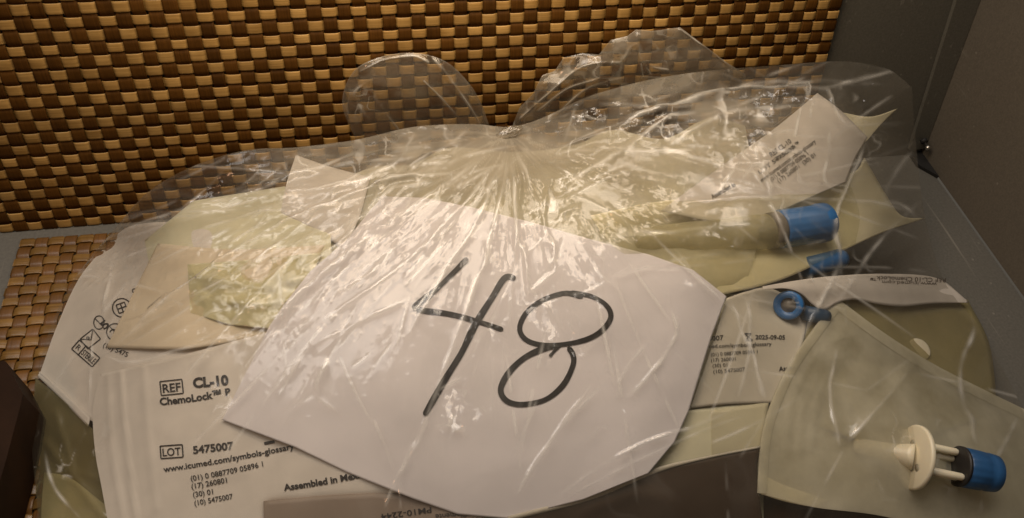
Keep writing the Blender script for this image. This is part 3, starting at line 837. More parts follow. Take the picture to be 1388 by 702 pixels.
# --- upper right printed pouch
zf = layer(2.6, .8, 80, 121, summed(ridge([(1115, 125), (1150, 165), (1175, 188)], 1.6, 7), ridge([(1050, 175), (1100, 190), (1150, 235)], 1.0, 12)))
p = root_at('device_pouch', 'white pouch with slanting small print standing at the upper right of the bag', 'pouch', 1090, 200, GP)
X_, Y_, U, V_ = coons([(1108, 126), (1140, 150), (1176, 186)], [(1176, 186), (1160, 214), (1148, 246)], [(895, 286), (1010, 300), (1148, 246)], [(1108, 126), (1050, 174), (985, 220), (895, 286)], 50, 40)
sheet('paper_backing', X_, Y_, zf(X_, Y_), M['tyvek'], p)
X2, Y2, _, _ = coons([(1140, 152), (1180, 158), (1217, 147)], [(1217, 147), (1195, 168), (1174, 192)], [(1158, 200), (1174, 192)], [(1140, 152), (1150, 176), (1158, 200)], 20, 14)
z2 = layer(4.4, .5, 60, 122)
sheet('corner_flap', X2, Y2, z2(X2, Y2), M['cream'], p)
zp = lambda a_, b_: zf(a_, b_) + .0001
def slant(s, x, y, L, cap, bold=.01, ang=-36):
    a_ = math.radians(ang); put_text(s, (x, y), (x + L * math.cos(a_), y + L * math.sin(a_)), cap, zp, p, K, bold)
slant('LOT 5475007', 1030, 236, 60, 6, .012)
slant('www.icumed.com/symbols-glossary', 1032, 247, 92, 6, .01)
slant('(01) 0 0887709 05896 1', 1046, 246, 62, 6, .006)
slant('(17) 260801  (30) 01', 1056, 248, 62, 6, .006)
slant('REF CL-10', 1046, 213, 34, 7, .02)
slant('ChemoLock\u2122', 1052, 219, 40, 6, .012)
slant('Assembled in', 966, 270, 36, 7, .02, -30)

# --- middle right pouch: print and curled white edge
zf = layer(3.4, .6, 90, 131, lambda a_, b_: -7 * MM * np.exp(-(((a_ - 1072) / 42) ** 2 + ((b_ - 408) / 26) ** 2)))
p = root_at('device_pouch', 'open pouch with small print and a curled white edge right of the numbered sheet', 'pouch', 1020, 480, GP)
X_, Y_, U, V_ = coons([(985, 404), (1012, 395), (1046, 391), (1095, 420)], [(1095, 420), (1085, 480), (1060, 545)], [(936, 553), (985, 548), (1060, 545)], [(985, 404), (962, 480), (936, 553)], 36, 36)
sheet('paper_backing', X_, Y_, zf(X_, Y_), M['tyvek_d'], p)
zo = layer(6.2, .5, 90, 132)
X2, Y2, _, _ = coons([(1100, 408), (1200, 404), (1312, 406)], [(1312, 406), (1342, 470), (1352, 560)], [(1060, 560), (1200, 600), (1352, 560)], [(1100, 408), (1088, 470), (1060, 560)], 40, 34)
sheet('olive_side', X2, Y2, zo(X2, Y2), M['olive'], p)
sheet('clear_film', X2, Y2, zo(X2, Y2) + .0022 + .0007 * fbm(X2 / 50, Y2 / 50, 9) + .0009 * F60(X2, Y2) + .0004 * F30(X2, Y2), M['pfilm_o'], p, 0)
zc = layer(.8, .4, 60, 133, summed(ridge([(1040, 392), (1130, 388), (1210, 392), (1300, 396)], 2.2, 16)))
X2, Y2, _, _ = coons([(1034, 388), (1080, 380), (1130, 374), (1200, 371), (1270, 377), (1312, 408)], [(1312, 408), (1313, 410)],
                     [(1034, 392), (1066, 391), (1086, 398), (1101, 412), (1117, 420), (1136, 410), (1160, 406), (1190, 412), (1225, 415), (1265, 411), (1313, 410)], [(1034, 388), (1034, 392)], 80, 12)
sheet('curled_edge', X2, Y2, zc(X2, Y2), M['tyvek'], p, .0004)
zp = lambda a_, b_: zf(a_, b_) + .0001
zcc = lambda a_, b_: zc(a_, b_) + .0001
put_text('5475007', (945, 464), (981, 460), 6.5, zp, p, K, .012)
put_text('2025-09-05', (1024, 459.5), (1064, 460), 6, zp, p, K, .02)
symbol([(1009, 452), (1018, 452), (1011, 461), (1020, 461)], 1.5, True, zz=zp)
put_text('www.icumed.com/symbols-glossary', (930, 473), (1046, 468), 5.2, zp, p, K, .01)
put_text('(01) 0 0887709 05896 1', (964, 483), (1027, 478.5), 5, zp, p, K, .004)
put_text('(17) 260801', (964, 490.5), (997, 488.5), 5, zp, p, K, .004)
put_text('(30) 01', (966, 498), (986, 496.5), 5, zp, p, K, .004)
put_text('(10) 5475007', (967, 506), (1010, 502.5), 5, zp, p, K, .006)
put_text('Assem', (1056, 503), (1079, 501), 6.5, zp, p, K, .02)
put_text('REF CL-10 ChemoLock\u2122', (1282, 377), (1180, 374), 6, zcc, p, M['inkb'], .006)
put_text('www.icumed.com', (1270, 383), (1196, 380), 5, zcc, p, M['inkb'], .0)
# connector seen end-on in its mouth
dv = root_at('blue_connector', 'blue ring connector seen end-on in the mouth of the open pouch', 'connector', 1070, 414)
cc = onz(1068., 414., HEAP(1068., 414.) - .0010); ax = EYE - cc; ax /= np.linalg.norm(ax); ax = ax + np.array([-.15, 0, -.1])
lathe('ring', cc - ax * .006, cc, [(0, .0066), (.9, .0068), (1, .0062), (1.0, .0038), (.7, .0034)], M['blue'], dv)
lathe('bore', cc - ax * .006, cc - ax * .0015, [(0, .0038), (1, .0038)], M['grey'], dv)
a = onz(1090., 424., HEAP(1090., 424.) - .003); b = onz(1122., 430., HEAP(1122., 430.) - .003)
lathe('side_port', a, b, [(0, .0036), (.8, .0036), (1, .003)], M['blue_d'], dv)
dv = root_at('white_disc', 'pale round disc seen through the olive side of the open pouch at right', 'disc', 1264, 468)
cc = onz(1247., 473., HEAP(1247., 473.) - .0050); ax = EYE - cc; ax /= np.linalg.norm(ax); ax = ax * .3 + np.array([.25, -.1, .9])
lathe('disc', cc - ax * .0012, cc, [(0, .0052), (.15, .0058), (.85, .0058), (1, .0052)], M['ivory'], dv)

# --- lower right frosted pouch with a spiked device
p = root_at('frosted_pouch', 'frosted clear pouch with pointed top holding a white flanged device at the lower right', 'pouch', 1200, 560, GP)
O_T = [(1135, 404), (1200, 452), (1267, 494), (1342, 532), (1400, 560)]
O_L = [(1135, 404), (1110, 435), (1067, 497), (1040, 560), (1030, 606), (1026, 668)]
O_R = [(1400, 560), (1400, 640), (1390, 780)]
O_B = [(1026, 668), (1065, 678), (1107, 688), (1230, 708), (1390, 780)]
zb = layer(3.6, .6, 110, 141)
X_, Y_, U, V_ = coons(O_T, O_R, O_B, O_L, 64, 56)
sheet('paper_backing', X_, Y_, zb(X_, Y_) + .0006 - .0065 * np.sin(np.pi * U) * np.sin(np.pi * V_), M['oliveg'], p)
ch = [summed(*[ridge([(1066 + k, 610), (1074 + k, 540), (1100 + k, 490), (1140 + k * .6, 455 + k * .6)], .8, 5) for k in (0, 17, 32)])]
puff = lambda a_, b_: 5.5 * MM * np.exp(-(segdist(a_, b_, [(1185, 606), (1335, 638)])[0] / 62) ** 2)
zm = layer(1.6, .5, 90, 142, summed(lambda a_, b_: MM * (.7 * F60(a_, b_) + .35 * F30(a_, b_)), ch[0], puff, ridge([(1140, 600), (1165, 580), (1200, 540), (1240, 490)], .8, 7), ridge([(1128, 525), (1140, 600)], .6, 6)))
sheet('frosted_film', X_, Y_, zm(X_, Y_), M['pfilm_m'], p, 0)
for O_, n_ in ((O_L, 40), (O_T, 40)):
    q_ = resample(O_, n_); tt_ = np.gradient(q_, axis=0); tt_ /= np.linalg.norm(tt_, axis=1, keepdims=True)
    nn_ = np.stack([-tt_[:, 1], tt_[:, 0]], -1) * (-1 if O_ is O_L else 1)
    for w0, w1 in ((1, 13),):
        a_, b_ = q_ + nn_ * w0, q_ + nn_ * w1
        SX = np.stack([a_[:, 0], .5 * (a_ + b_)[:, 0], b_[:, 0]], 1); SY = np.stack([a_[:, 1], .5 * (a_ + b_)[:, 1], b_[:, 1]], 1)
        sheet('heat_seal', SX, SY, zm(SX, SY) + .0005 + .0004 * np.array([0, 1, 0])[None], M['pfilm_m'], p, 0)
zl = layer(3.2, .4, 60, 143)
X2, Y2, _, _ = coons([(1028, 640), (1060, 656), (1122, 678)], [(1122, 678), (1106, 688)], [(1026, 668), (1065, 680), (1106, 688)], [(1028, 640), (1026, 668)], 20, 8)
sheet('paper_corner', X2, Y2, zl(X2, Y2) + .0003, M['cream'], p)
dv = root_at('flanged_device', 'ivory device with round flange, four prongs and a blue cap inside the frosted pouch', 'connector', 1250, 620)
H = lambda x, y, dz: onz(float(x), float(y), HEAP(float(x), float(y)) + dz)
f0 = H(1237, 619, .0050)
axd = H(1330, 640, .001) - H(1150, 603, .002); axd /= np.linalg.norm(axd)
vd = f0 - EYE; vd /= np.linalg.norm(vd)
tilt = axd - vd * (axd @ vd); tilt = tilt / np.linalg.norm(tilt) + .58 * vd ; tilt /= np.linalg.norm(tilt)
lathe('flange', f0, f0 + tilt * .0022, [(0, .0132), (.15, .0140), (.85, .0140), (1, .0132)], M['ivory'], dv, 56)
lathe('spike', f0 - (tilt - .48 * vd) * .0275, f0 + tilt * .0004, [(0, .0022), (.05, .0034), (.7, .0040), (.9, .0052), (1, .0058)], M['ivory'], dv)
lathe('hub', f0 + tilt * .002, f0 + tilt * .0052, [(0, .0068), (.6, .0062), (1, .005)], M['ivory'], dv)
sd = np.cross(tilt, [0, 0, 1.]); sd /= np.linalg.norm(sd); un = np.cross(sd, tilt)
for sgn_a, sgn_b in ((1, .4), (-1, .4), (.75, -.5), (-.75, -.5)):
    o_ = f0 + sd * sgn_a * .0058 + un * sgn_b * .004
    lathe('prong', o_, o_ + tilt * .021, [(0, .0017), (.93, .0016), (1, .0011)], M['ivory'], dv, 20)
k0 = f0 + tilt * .0205; k1 = f0 + tilt * .0375
lathe('black_ring', k0 - tilt * .0002, k0 + tilt * .0012, [(0, .0078), (.1, .0088), (.9, .0088), (1, .0078)], M['black'], dv)
lathe('blue_cap', k0 + tilt * .001, k1, [(0, .0080), (.06, .0086), (.55, .0084), (.62, .0078), (.72, .0083), (.94, .0080), (1, .0066)], M['blue_n'], dv, 72,
      lambda th, t_: 1 + (.012 * np.cos(th * 16) if t_ < .6 else 0 * th))
# --- brown box with writing under the frosted pouch
zf = layer(6.4, .3, 150, 151)
zf = layer(9.5, .3, 150, 151)
p = root_at('flat_box', 'brown printed box peeping out under the frosted pouch at the bottom right', 'box', 1080, 692)
X_, Y_, U, V_ = coons([(1024, 655), (1120, 668), (1240, 690)], [(1240, 690), (1250, 780)], [(1030, 780), (1250, 780)], [(1024, 655), (1030, 780)], 24, 14, False)
sheet('lid', X_, Y_, zf(X_, Y_), M['kraft'], p, .003)
zk = lambda a, b: zf(a, b) + .0001
put_text('Inner', (1042, 686), (1092, 694), 9, zk, p, M['inkb'], .03)
put_text('Tape', (1076, 700), (1118, 706), 10, zk, p, M['inkb'], .03)

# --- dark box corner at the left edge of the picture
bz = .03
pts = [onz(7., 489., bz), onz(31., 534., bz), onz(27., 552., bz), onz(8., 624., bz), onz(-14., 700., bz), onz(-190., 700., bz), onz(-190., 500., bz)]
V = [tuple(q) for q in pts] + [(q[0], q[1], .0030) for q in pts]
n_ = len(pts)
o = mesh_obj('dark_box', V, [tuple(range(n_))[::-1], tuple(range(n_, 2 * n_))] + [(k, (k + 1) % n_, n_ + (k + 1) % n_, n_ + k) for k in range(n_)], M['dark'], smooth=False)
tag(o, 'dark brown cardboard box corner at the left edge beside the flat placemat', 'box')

# ------------------------------------------------------------------ the plastic bag
KN = (690., 182.)
STROKES = [  # folds that fan out from the knot and creases seen in the film: points, height mm, width px
    ([(688, 195), (640, 262), (560, 345), (470, 410), (372, 470)], 1.8, 4), ([(684, 190), (600, 250), (500, 320), (400, 400), (300, 500)], 1.5, 5),
    ([(680, 188), (590, 225), (470, 265), (330, 330), (150, 468)], 2.0, 4), ([(455, 262), (390, 318), (250, 420), (150, 478)], 1.3, 3),
    ([(690, 196), (650, 290), (600, 370), (545, 470)], 1.4, 5), ([(692, 198), (668, 300), (640, 400), (560, 610), (520, 690)], 1.3, 5),
    ([(695, 200), (700, 280), (722, 380), (770, 450)], 1.4, 4), ([(700, 198), (730, 280), (752, 340), (735, 372)], 1.3, 4),
    ([(545, 690), (545, 640), (565, 585), (600, 530)], 1.2, 3), ([(520, 690), (540, 640), (575, 590)], 1.2, 3),
    ([(748, 678), (800, 640), (860, 605), (950, 573), (1008, 545)], 1.9, 4), ([(752, 682), (830, 640), (930, 592), (1015, 560)], 1.2, 3),
    ([(697, 676), (735, 610), (790, 545), (828, 512)], 1.3, 3), ([(705, 660), (750, 590), (800, 520)], 1.0, 3),
    ([(842, 542), (868, 520), (900, 480), (918, 440), (895, 385)], 1.3, 4), ([(838, 540), (845, 500), (880, 460)], 1.0, 3),
    ([(1120, 112), (1140, 160), (1176, 188)], 2.4, 4), ([(1176, 188), (1150, 250), (1136, 300), (1138, 385)], 1.5, 4), ([(1132, 170), (1120, 230), (1160, 280)], 1.0, 4),
    ([(735, 205), (850, 165), (960, 128), (1060, 110), (1200, 112)], 1.8, 5), ([(880, 150), (1000, 120), (1120, 118), (1195, 100)], 1.5, 4),
    ([(760, 250), (850, 200), (905, 160), (960, 150)], 1.4, 5), ([(900, 200), (990, 150), (1090, 140)], 1.2, 5),
    ([(1045, 270), (1030, 220), (1000, 250)], 1.3, 5), ([(890, 290), (1000, 268), (1140, 268), (1250, 292)], 1.3, 4),
    ([(1010, 400), (1018, 460), (1000, 540)], 1.2, 4), ([(1045, 545), (1080, 480), (1105, 420), (1150, 330)], 1.5, 5), ([(985, 405), (1020, 470), (1035, 545)], 1.0, 4),
    ([(1140, 605), (1128, 525), (1135, 470)], 1.0, 3), ([(1145, 602), (1180, 562), (1235, 500)], 1.2, 4), ([(1250, 270), (1190, 330), (1130, 420)], 1.2, 5),
    ([(1242, 200), (1200, 262), (1252, 300)], 1.2, 5), ([(150, 322), (200, 300), (300, 270), (430, 225)], 1.5, 5), ([(160, 335), (145, 400), (125, 470), (120, 560)], 1.5, 3),
    ([(125, 478), (170, 492), (250, 470), (360, 440)], 1.3, 4), ([(560, 180), (540, 215), (470, 245), (380, 262)], 1.5, 4), ([(640, 172), (600, 200), (545, 230)], 1.3, 4),
    ([(60, 610), (75, 660), (110, 702)], 1.2, 4), ([(1320, 440), (1300, 520), (1330, 600)], 1.2, 5), ([(1385, 560), (1340, 640), (1325, 700)], 1.2, 5),
    ([(460, 560), (430, 520), (480, 440), (560, 400)], 1.0, 5), ([(375, 540), (420, 470), (500, 430)], .9, 4),
]
PATCHES = [(735, 275, 60, 1.6), (775, 250, 50, 1.6), (840, 200, 80, 1.8), (790, 215, 60, 1.6), (560, 205, 90, 1.3), (480, 235, 80, 1.1), (625, 545, 40, 1.2), (1030, 215, 30, 1.2),
           (1070, 130, 60, 1.3), (980, 130, 90, 1.5), (1110, 300, 60, .7), (1120, 390, 50, 1.1), (640, 360, 60, .7), (770, 480, 45, 1.0), (350, 400, 110, .3), (200, 350, 90, .5),
           (500, 330, 90, .6), (90, 610, 50, 1.2), (1240, 620, 90, .7), (830, 560, 60, .7), (920, 250, 100, 1.1), (1180, 160, 60, 1.2)]


def tri(x):
    x = x - np.floor(x); return 1 - np.abs(2 * x - 1)


def crumple(px, py, sc, seed, n=6):
    """sharp folds between flat facets"""
    wx = px + sc * .9 * fbm(px / sc / 1.7, py / sc / 1.7, seed, 2); wy = py + sc * .9 * fbm(px / sc / 1.7, py / sc / 1.7, seed + 9, 2)
    r = np.random.RandomState(seed); z = 0
    for k in range(n):
        a = r.uniform(0, np.pi); l = sc * r.uniform(.8, 2.2)
        z = z + l * tri((wx * np.cos(a) + wy * np.sin(a)) / l + r.uniform())
    return z / (n * sc) - .75


def film_maps(px, py):
    """how slack the film is (along and across the pull of the knot), how milky it is where gathered, and the glints painted white on its folds"""
    dx, dy = px - KN[0], py - KN[1]
    rr = np.hypot(dx, dy * 1.15); th = np.arctan2(dy, dx)
    th2 = th + .14 * fbm(px / 160, py / 160, 61, 3)
    ca, cb = th2 * 240, np.log(rr / 40 + 1) * 150
    fade = np.exp(-np.maximum(rr - 110, 0) / 190)
    streak = np.clip(1 - np.abs(noise(th2 * 21 + 9, np.log(rr + 30) * 2.2, 75)) * 4, 0, 1) * np.clip(.5 + noise(px / 50, py / 50, 76), 0, 1)
    gather = np.exp(-((dx / 330) ** 2 + ((dy - 10) / 90) ** 2)) + .75 * np.exp(-(((px - 900) / 150) ** 2 + ((py - 180) / 75) ** 2)) + .35 * np.exp(-(((px - 1230) / 70) ** 2 + ((py - 300) / 130) ** 2))
    gather = np.clip(gather + .45 * np.exp(-(((px - 470) / 80) ** 2 + ((py - 260) / 50) ** 2)), 0, 1)
    haze = gather * np.clip(.44 + .34 * fbm(px / 70, py / 50, 78, 4) + .10 * F60(px, py), 0, .75) * np.clip((305 - py) / 65, .08, 1)
    haze = haze * (.80 + .35 * np.clip(1 - np.abs(noise(th2 * 13 + 3, np.log(rr + 30) * 1.6, 175)) * 3, 0, 1))
    fold = streak * (.02 + .16 * fade) * np.clip((rr - 35) / 90, .1, 1)
    left = np.clip((520 - px) / 200, 0, 1) * np.clip((470 - py) / 60, 0, 1)
    across = (.003 + .038 * fade + .03 * left) * np.clip(rr / 110, .25, 1)
    gm = np.clip(.08 + .10 * fbm(px / 140, py / 140, 71, 2), 0, 1)
    for x, y, r_, a in PATCHES:
        gm = gm + .8 * a * np.exp(-(((px - x) ** 2 + (py - y) ** 2) / r_ ** 2))
    gm = gm * np.clip(.7 + 1.2 * fbm(px / 45, py / 45, 73, 3), 0, 1.6)
    iso = .0015 + .015 * np.clip(gm - .25, 0, 1.3)
    z = .35 * fbm(px / 90, py / 90, 77, 2) + .5 * F60(px, py) * (.4 + fade)
    for k, (pts, h, w) in enumerate(STROKES):
        q = resample(pts, 14)
        wob = 5 * noise(px / 35, py / 35, 80 + k)
        d, t_ = segdist(px + wob, py - wob * .7, [tuple(a_) for a_ in q])
        env = np.clip(np.minimum(t_ * 7, (1 - t_) * 5), 0, 1) * (.75 + .5 * noise(t_ * 6, 0 * t_ + k, 90)) * np.clip((rr - 15) / 80, .2, 1)
        z = z + h * env * np.exp(-d / (w * 1.8))
        fold = np.maximum(fold, .9 * env * np.exp(-(d / (w * .55)) ** 2) * (.55 + .45 * noise(px / 14, py / 14, 33)))  # crease glints put into the colour as white lines
    return z, np.clip(fold, 0, 1), iso, across, gm, np.clip(haze, 0, 1)


def creases(px, py, gm):
    """fine sharp folds: straight ones that run out from the knot, broken ones in the crushed places"""
    r = np.random.RandomState(17)
    dx, dy = px - KN[0], py - KN[1]
    rr = np.hypot(dx, dy); th = np.arctan2(dy, dx)
    z = np.zeros(px.shape); glint = np.zeros(px.shape)
    for k in range(150):
        ox, oy = r.uniform(-110, 60), r.uniform(-35, 45)
        if k < 74: a0 = math.radians(r.uniform(126, 176))
        elif k < 104: a0 = math.radians(r.uniform(45, 128)); ox = r.uniform(-120, 140); oy = r.uniform(-20, 90)
        else: a0 = math.radians(r.choice([r.uniform(-22, 45), r.uniform(-12, 12)])); ox = r.uniform(-40, 160)
        ex, ey = px - KN[0] - ox, py - KN[1] - oy
        re = np.hypot(ex, ey)
        r0 = r.uniform(10, 270); r1 = r0 + r.uniform(60, 330) * (1.25 if k < 74 else .8)
        w = r.uniform(1.8, 4.5); h = r.uniform(.15, .65) * (1.2 if k < 74 else .9) * r.choice([1, 1, -.6])
        bend = r.uniform(-.12, .12)
        da = (np.arctan2(ey, ex) - a0 - bend * np.log(np.maximum(re, 20) / 120) + np.pi) % (2 * np.pi) - np.pi
        d = np.abs(da) * re
        env = np.clip((re - r0) / 60, 0, 1) * np.clip((r1 - re) / 60, 0, 1)
        env = env * np.clip(.5 + .95 * noise(re / 30 + k, 0 * re + k * .7, 95), 0, 1)
        z += h * env * np.exp(-d / w)
        glint = np.maximum(glint, r.uniform(.08, .65) * env * np.exp(-(d / 1.9) ** 2))  # painted glint running along the fold
    for k in range(110):
        cx_, cy_ = (r.uniform(120, 480), r.uniform(215, 470)) if k < 50 else (r.uniform(700, 1240), r.uniform(110, 420)) if k < 90 else (r.uniform(450, 1350), r.uniform(400, 690))
        a0 = math.radians(r.normal(148, 24) if k < 50 else r.normal(165, 40) if k < 90 else r.normal(110, 40)); L_ = r.uniform(25, 110)
        ux, uy = math.cos(a0), math.sin(a0)
        al = (px - cx_) * ux + (py - cy_) * uy; d = np.abs(-(px - cx_) * uy + (py - cy_) * ux + .0012 * r.uniform(-1, 1) * al ** 2)
        env = np.clip(1.3 - np.abs(al) / L_, 0, 1) * np.clip(.5 + .95 * noise(al / 24 + k, 0 * al + k, 96), 0, 1)
        z += r.uniform(.15, .5) * r.choice([1, -1]) * env * np.exp(-d / r.uniform(1.8, 4.5))
        glint = np.maximum(glint, r.uniform(.1, .6) * env * np.exp(-(d / 1.8) ** 2))  # painted glint on the short crease
    g = np.clip(gm - .2, 0, 1.2)
    z += g * (.55 * F30(px, py) + .30 * F16(px, py))
    fd = np.exp(-np.maximum(rr - 150, 0) / 200) * np.clip((rr - 10) / 90, .15, 1)
    lf = np.clip((470 - px) / 120, 0, 1) * np.clip((480 - py) / 60, 0, 1)
    z += lf * (.50 * F60(px, py) + .30 * F30(px, py + 9) + .12 * F16(px, py))
    z += (.10 + .5 * fd) * (FR(th * 420, np.log(rr / 40 + 1) * 52) * .45) + (.10 + .25 * fd) * F60(px, py) + (.03 + .10 * fd) * F30(px + 17, py)
    wx, wy = px + 9 * fbm(px / 30, py / 30, 91, 2), py + 9 * fbm(px / 30, py / 30, 92, 2)
    glint = np.maximum(glint, .8 * np.clip(g, 0, 1) * np.clip(1 - np.abs(noise(wx / 15, wy / 15, 93)) * 7, 0, 1) * np.clip(.3 + noise(px / 22, py / 22, 97), 0, 1))  # white crackle painted in as highlights on the crushed film
    for k, (pts, h, w) in enumerate(STROKES):
        q = resample(pts, 14)
        wob = 4 * noise(px / 35, py / 35, 80 + k)
        d, t_ = segdist(px + wob, py - wob * .7, [tuple(a_) for a_ in q])
        env = np.clip(np.minimum(t_ * 7, (1 - t_) * 5), 0, 1) * np.clip((rr - 15) / 80, .2, 1) * np.clip(.7 + .8 * noise(t_ * 7, 0 * t_ + k, 90), 0, 1.2)
        z += .6 * h * env * np.exp(-d / (w * .7))
    crush = np.clip(.10 + .8 * np.clip(gm - .15, 0, 1) + .16 * fd + .34 * lf - .25 * np.clip((py - 480) / 80, 0, 1) * (gm < .3), .03, 1)
    crush = crush * np.clip(.65 + 1.1 * fbm(px / 38, py / 38, 99, 3), .1, 1.4)
    return z, glint, np.clip(crush, .02, 1)





def upsample(A):
    n, m_ = A.shape[:2]
    B = np.empty((2 * n - 1, m_) + A.shape[2:]); B[::2] = A; B[1::2] = .5 * (A[1:] + A[:-1])
    D = np.empty((2 * n - 1, 2 * m_ - 1) + A.shape[2:]); D[:, ::2] = B; D[:, 1::2] = .5 * (B[:, 1:] + B[:, :-1])
    return D


SETS = []
for (dv_, du_), st_ in (((0, 1), 1.0), ((1, 0), 1.0), ((1, 1), .6), ((1, -1), .6), ((0, 2), .07), ((2, 0), .07)):
    SETS.append((dv_, du_, st_))


def drape(P, base, zmin, iso, across, tdir, iters, sag):
    """let a slack film buckle over the heap: stretch-free edges, a little bending stiffness, contact from below"""
    nv, nu = P.shape[:2]
    cons = []
    for dv_, du_, st_ in SETS:
        for par in (0, 1):
            v0 = np.arange(0, nv - dv_); u0 = np.arange(max(0, -du_), nu - max(0, du_))
            if du_ == 0:
                v0 = v0[(v0 // dv_) % 2 == par]
            else:
                u0 = u0[(u0 // abs(du_)) % 2 == par]
            if len(v0) == 0 or len(u0) == 0: continue
            gv, gu = np.meshgrid(v0, u0, indexing='ij')
            a = (gv * nu + gu).ravel(); b = ((gv + dv_) * nu + gu + du_).ravel()
            d = base.reshape(-1, 3)[b] - base.reshape(-1, 3)[a]; L = np.linalg.norm(d, axis=1)
            dd = d / (L[:, None] + 1e-12)
            t2 = (dd * tdir.reshape(-1, 3)[a]).sum(1) ** 2
            rest = L * (1 + iso.ravel()[a] + across.ravel()[a] * t2)
            cons.append((a, b, rest, st_ * .5))
    Q = P.reshape(-1, 3).copy(); fix = np.zeros((nv, nu), bool)
    fix[0] = fix[-1] = True; fix[:, 0] = fix[:, -1] = True
    fi = fix.ravel(); keep = base.reshape(-1, 3)[fi]; zm = zmin.ravel()
    for it in range(iters):
        for a, b, rest, k in cons:
            d = Q[b] - Q[a]; l = np.sqrt((d * d).sum(1)) + 1e-12
            c = d * (k * (l - rest) / l)[:, None]
            Q[a] += c; Q[b] -= c
        Q[:, 2] -= sag
        Q[:, 2] = np.maximum(Q[:, 2], zm)
        Q[fi] = keep
    return Q.reshape(nv, nu, 3)


bag = thing('plastic_bag', 'clear knotted plastic bag bulging with medical pouches on the grey table', 'bag', tuple(float(q) for q in onz(690., 450., .002)))
BOT = [(54, 790), (300, 800), (690, 805), (1100, 800), (1440, 790)]
cu_, cv_ = 89, 46
X_, Y_, U, V_ = coons(TOP, RIGHT, BOT, LEFT, cu_, cv_)
P = None
for level, (iters, sag) in enumerate(((160, 2e-5), (110, 1e-5), (60, 4e-6))):
    if level:
        X_, Y_ = upsample(X_), upsample(Y_); P = upsample(P)
    hz = HEAP(X_, Y_) + np.maximum(puff(X_, Y_), 0) + 3.6 * MM * np.exp(-(segdist(X_, Y_, [(1030, 312), (1130, 299)])[0] / 45) ** 2)
    nv, nu = X_.shape
    U = np.broadcast_to(np.linspace(0, 1, nu)[None], X_.shape); V_ = np.broadcast_to(np.linspace(0, 1, nv)[:, None], X_.shape)
    edge = np.minimum(np.minimum(U, 1 - U) * 12, 1) * np.minimum(V_ * 12, 1)
    base = onz(X_, Y_, np.maximum(hz + (1.2 + 1.6 * edge) * MM, .0015))
    wz, fold, iso, across, gm, haze = film_maps(X_, Y_)
    kw = onz(KN[0], KN[1], .085)
    rv = base - kw; rv[..., 2] *= .5
    nrm = np.cross(np.gradient(base, axis=0), np.gradient(base, axis=1)); nrm /= np.linalg.norm(nrm, axis=-1, keepdims=True) + 1e-12
    td = np.cross(nrm, rv); td /= np.linalg.norm(td, axis=-1, keepdims=True) + 1e-12
    sc_ = (1.0, .75, .5)[level]
    if level == 0:
        P = base.copy(); P[..., 2] += wz * edge * MM
    P[..., 2] += (.25, .12, .05)[level] * MM * np.random.RandomState(level).standard_normal(X_.shape) * edge
    P = drape(P, base, np.maximum(hz + (1.2 + .9 * edge) * MM, .0012), iso * (.55, .8, 1.0)[level], across * (.6, .85, 1.0)[level], td, iters, sag)
X_, Y_, P = upsample(X_), upsample(Y_), upsample(P)
for _ in range(1):
    P[1:-1, 1:-1] = .5 * P[1:-1, 1:-1] + .125 * (P[:-2, 1:-1] + P[2:, 1:-1] + P[1:-1, :-2] + P[1:-1, 2:])
NV, NU = X_.shape
U = np.broadcast_to(np.linspace(0, 1, NU)[None], X_.shape)
_, fold, _, _, gm, haze = film_maps(X_, Y_)
V_ = np.broadcast_to(np.linspace(0, 1, NV)[:, None], X_.shape)
edge = np.minimum(np.minimum(U, 1 - U) * 20, 1) * np.minimum(V_ * 20, 1)
cz, crease_glint, crush = creases(X_, Y_, gm)
nrm = np.cross(np.gradient(P, axis=0), np.gradient(P, axis=1)); nrm /= np.linalg.norm(nrm, axis=-1, keepdims=True) + 1e-12
nrm *= np.sign((nrm * (EYE - P)).sum(-1, keepdims=True))
P = P + nrm * (cz * edge * MM)[..., None]
fold = np.maximum(fold, crease_glint)
# behind the ridge the film turns over and falls to the table in front of the leaning mat
back = []
for k, s in enumerate(np.linspace(0, 1, 14)[1:]):
    q = P[0].copy()
    q[:, 1] = P[0, :, 1] + .012 * math.sin(s * math.pi / 2) * np.clip((q[:, 2] - .0) / .05, 0, 1)
    q[:, 2] = P[0, :, 2] * (1 - s ** 1.6) + .001 * s
    q[:, 1] = np.minimum(q[:, 1], q[:, 2] * .27 - .002)
    q += .0006 * np.stack([noise(U[0] * 60, s * 5 + 0 * U[0], 14 + j) for j in range(3)], -1) * min(1, s * 4)
    back.append(q)
back = np.array(back[::-1])
Pall = np.concatenate([back, P], 0)
fold_all = np.concatenate([np.full((13, NU), .01), fold], 0)
body = mesh_obj('bag_body', Pall.reshape(-1, 3), gridfaces(NV + 13, NU), M['bag'], bag)
ac = body.data.attributes.new('crush', 'FLOAT', 'POINT'); ac.data.foreach_set('value', np.concatenate([np.repeat(crush[:1], 13, 0), crush], 0).ravel().astype(np.float32))
ah = body.data.attributes.new('haze', 'FLOAT', 'POINT'); ah.data.foreach_set('value', np.concatenate([np.repeat(haze[:1] * .5, 13, 0), haze], 0).ravel().astype(np.float32))
at = body.data.attributes.new('fold', 'FLOAT', 'POINT'); at.data.foreach_set('value', fold_all.ravel().astype(np.float32))  # carries the painted crease glints, and more gloss where film is doubled


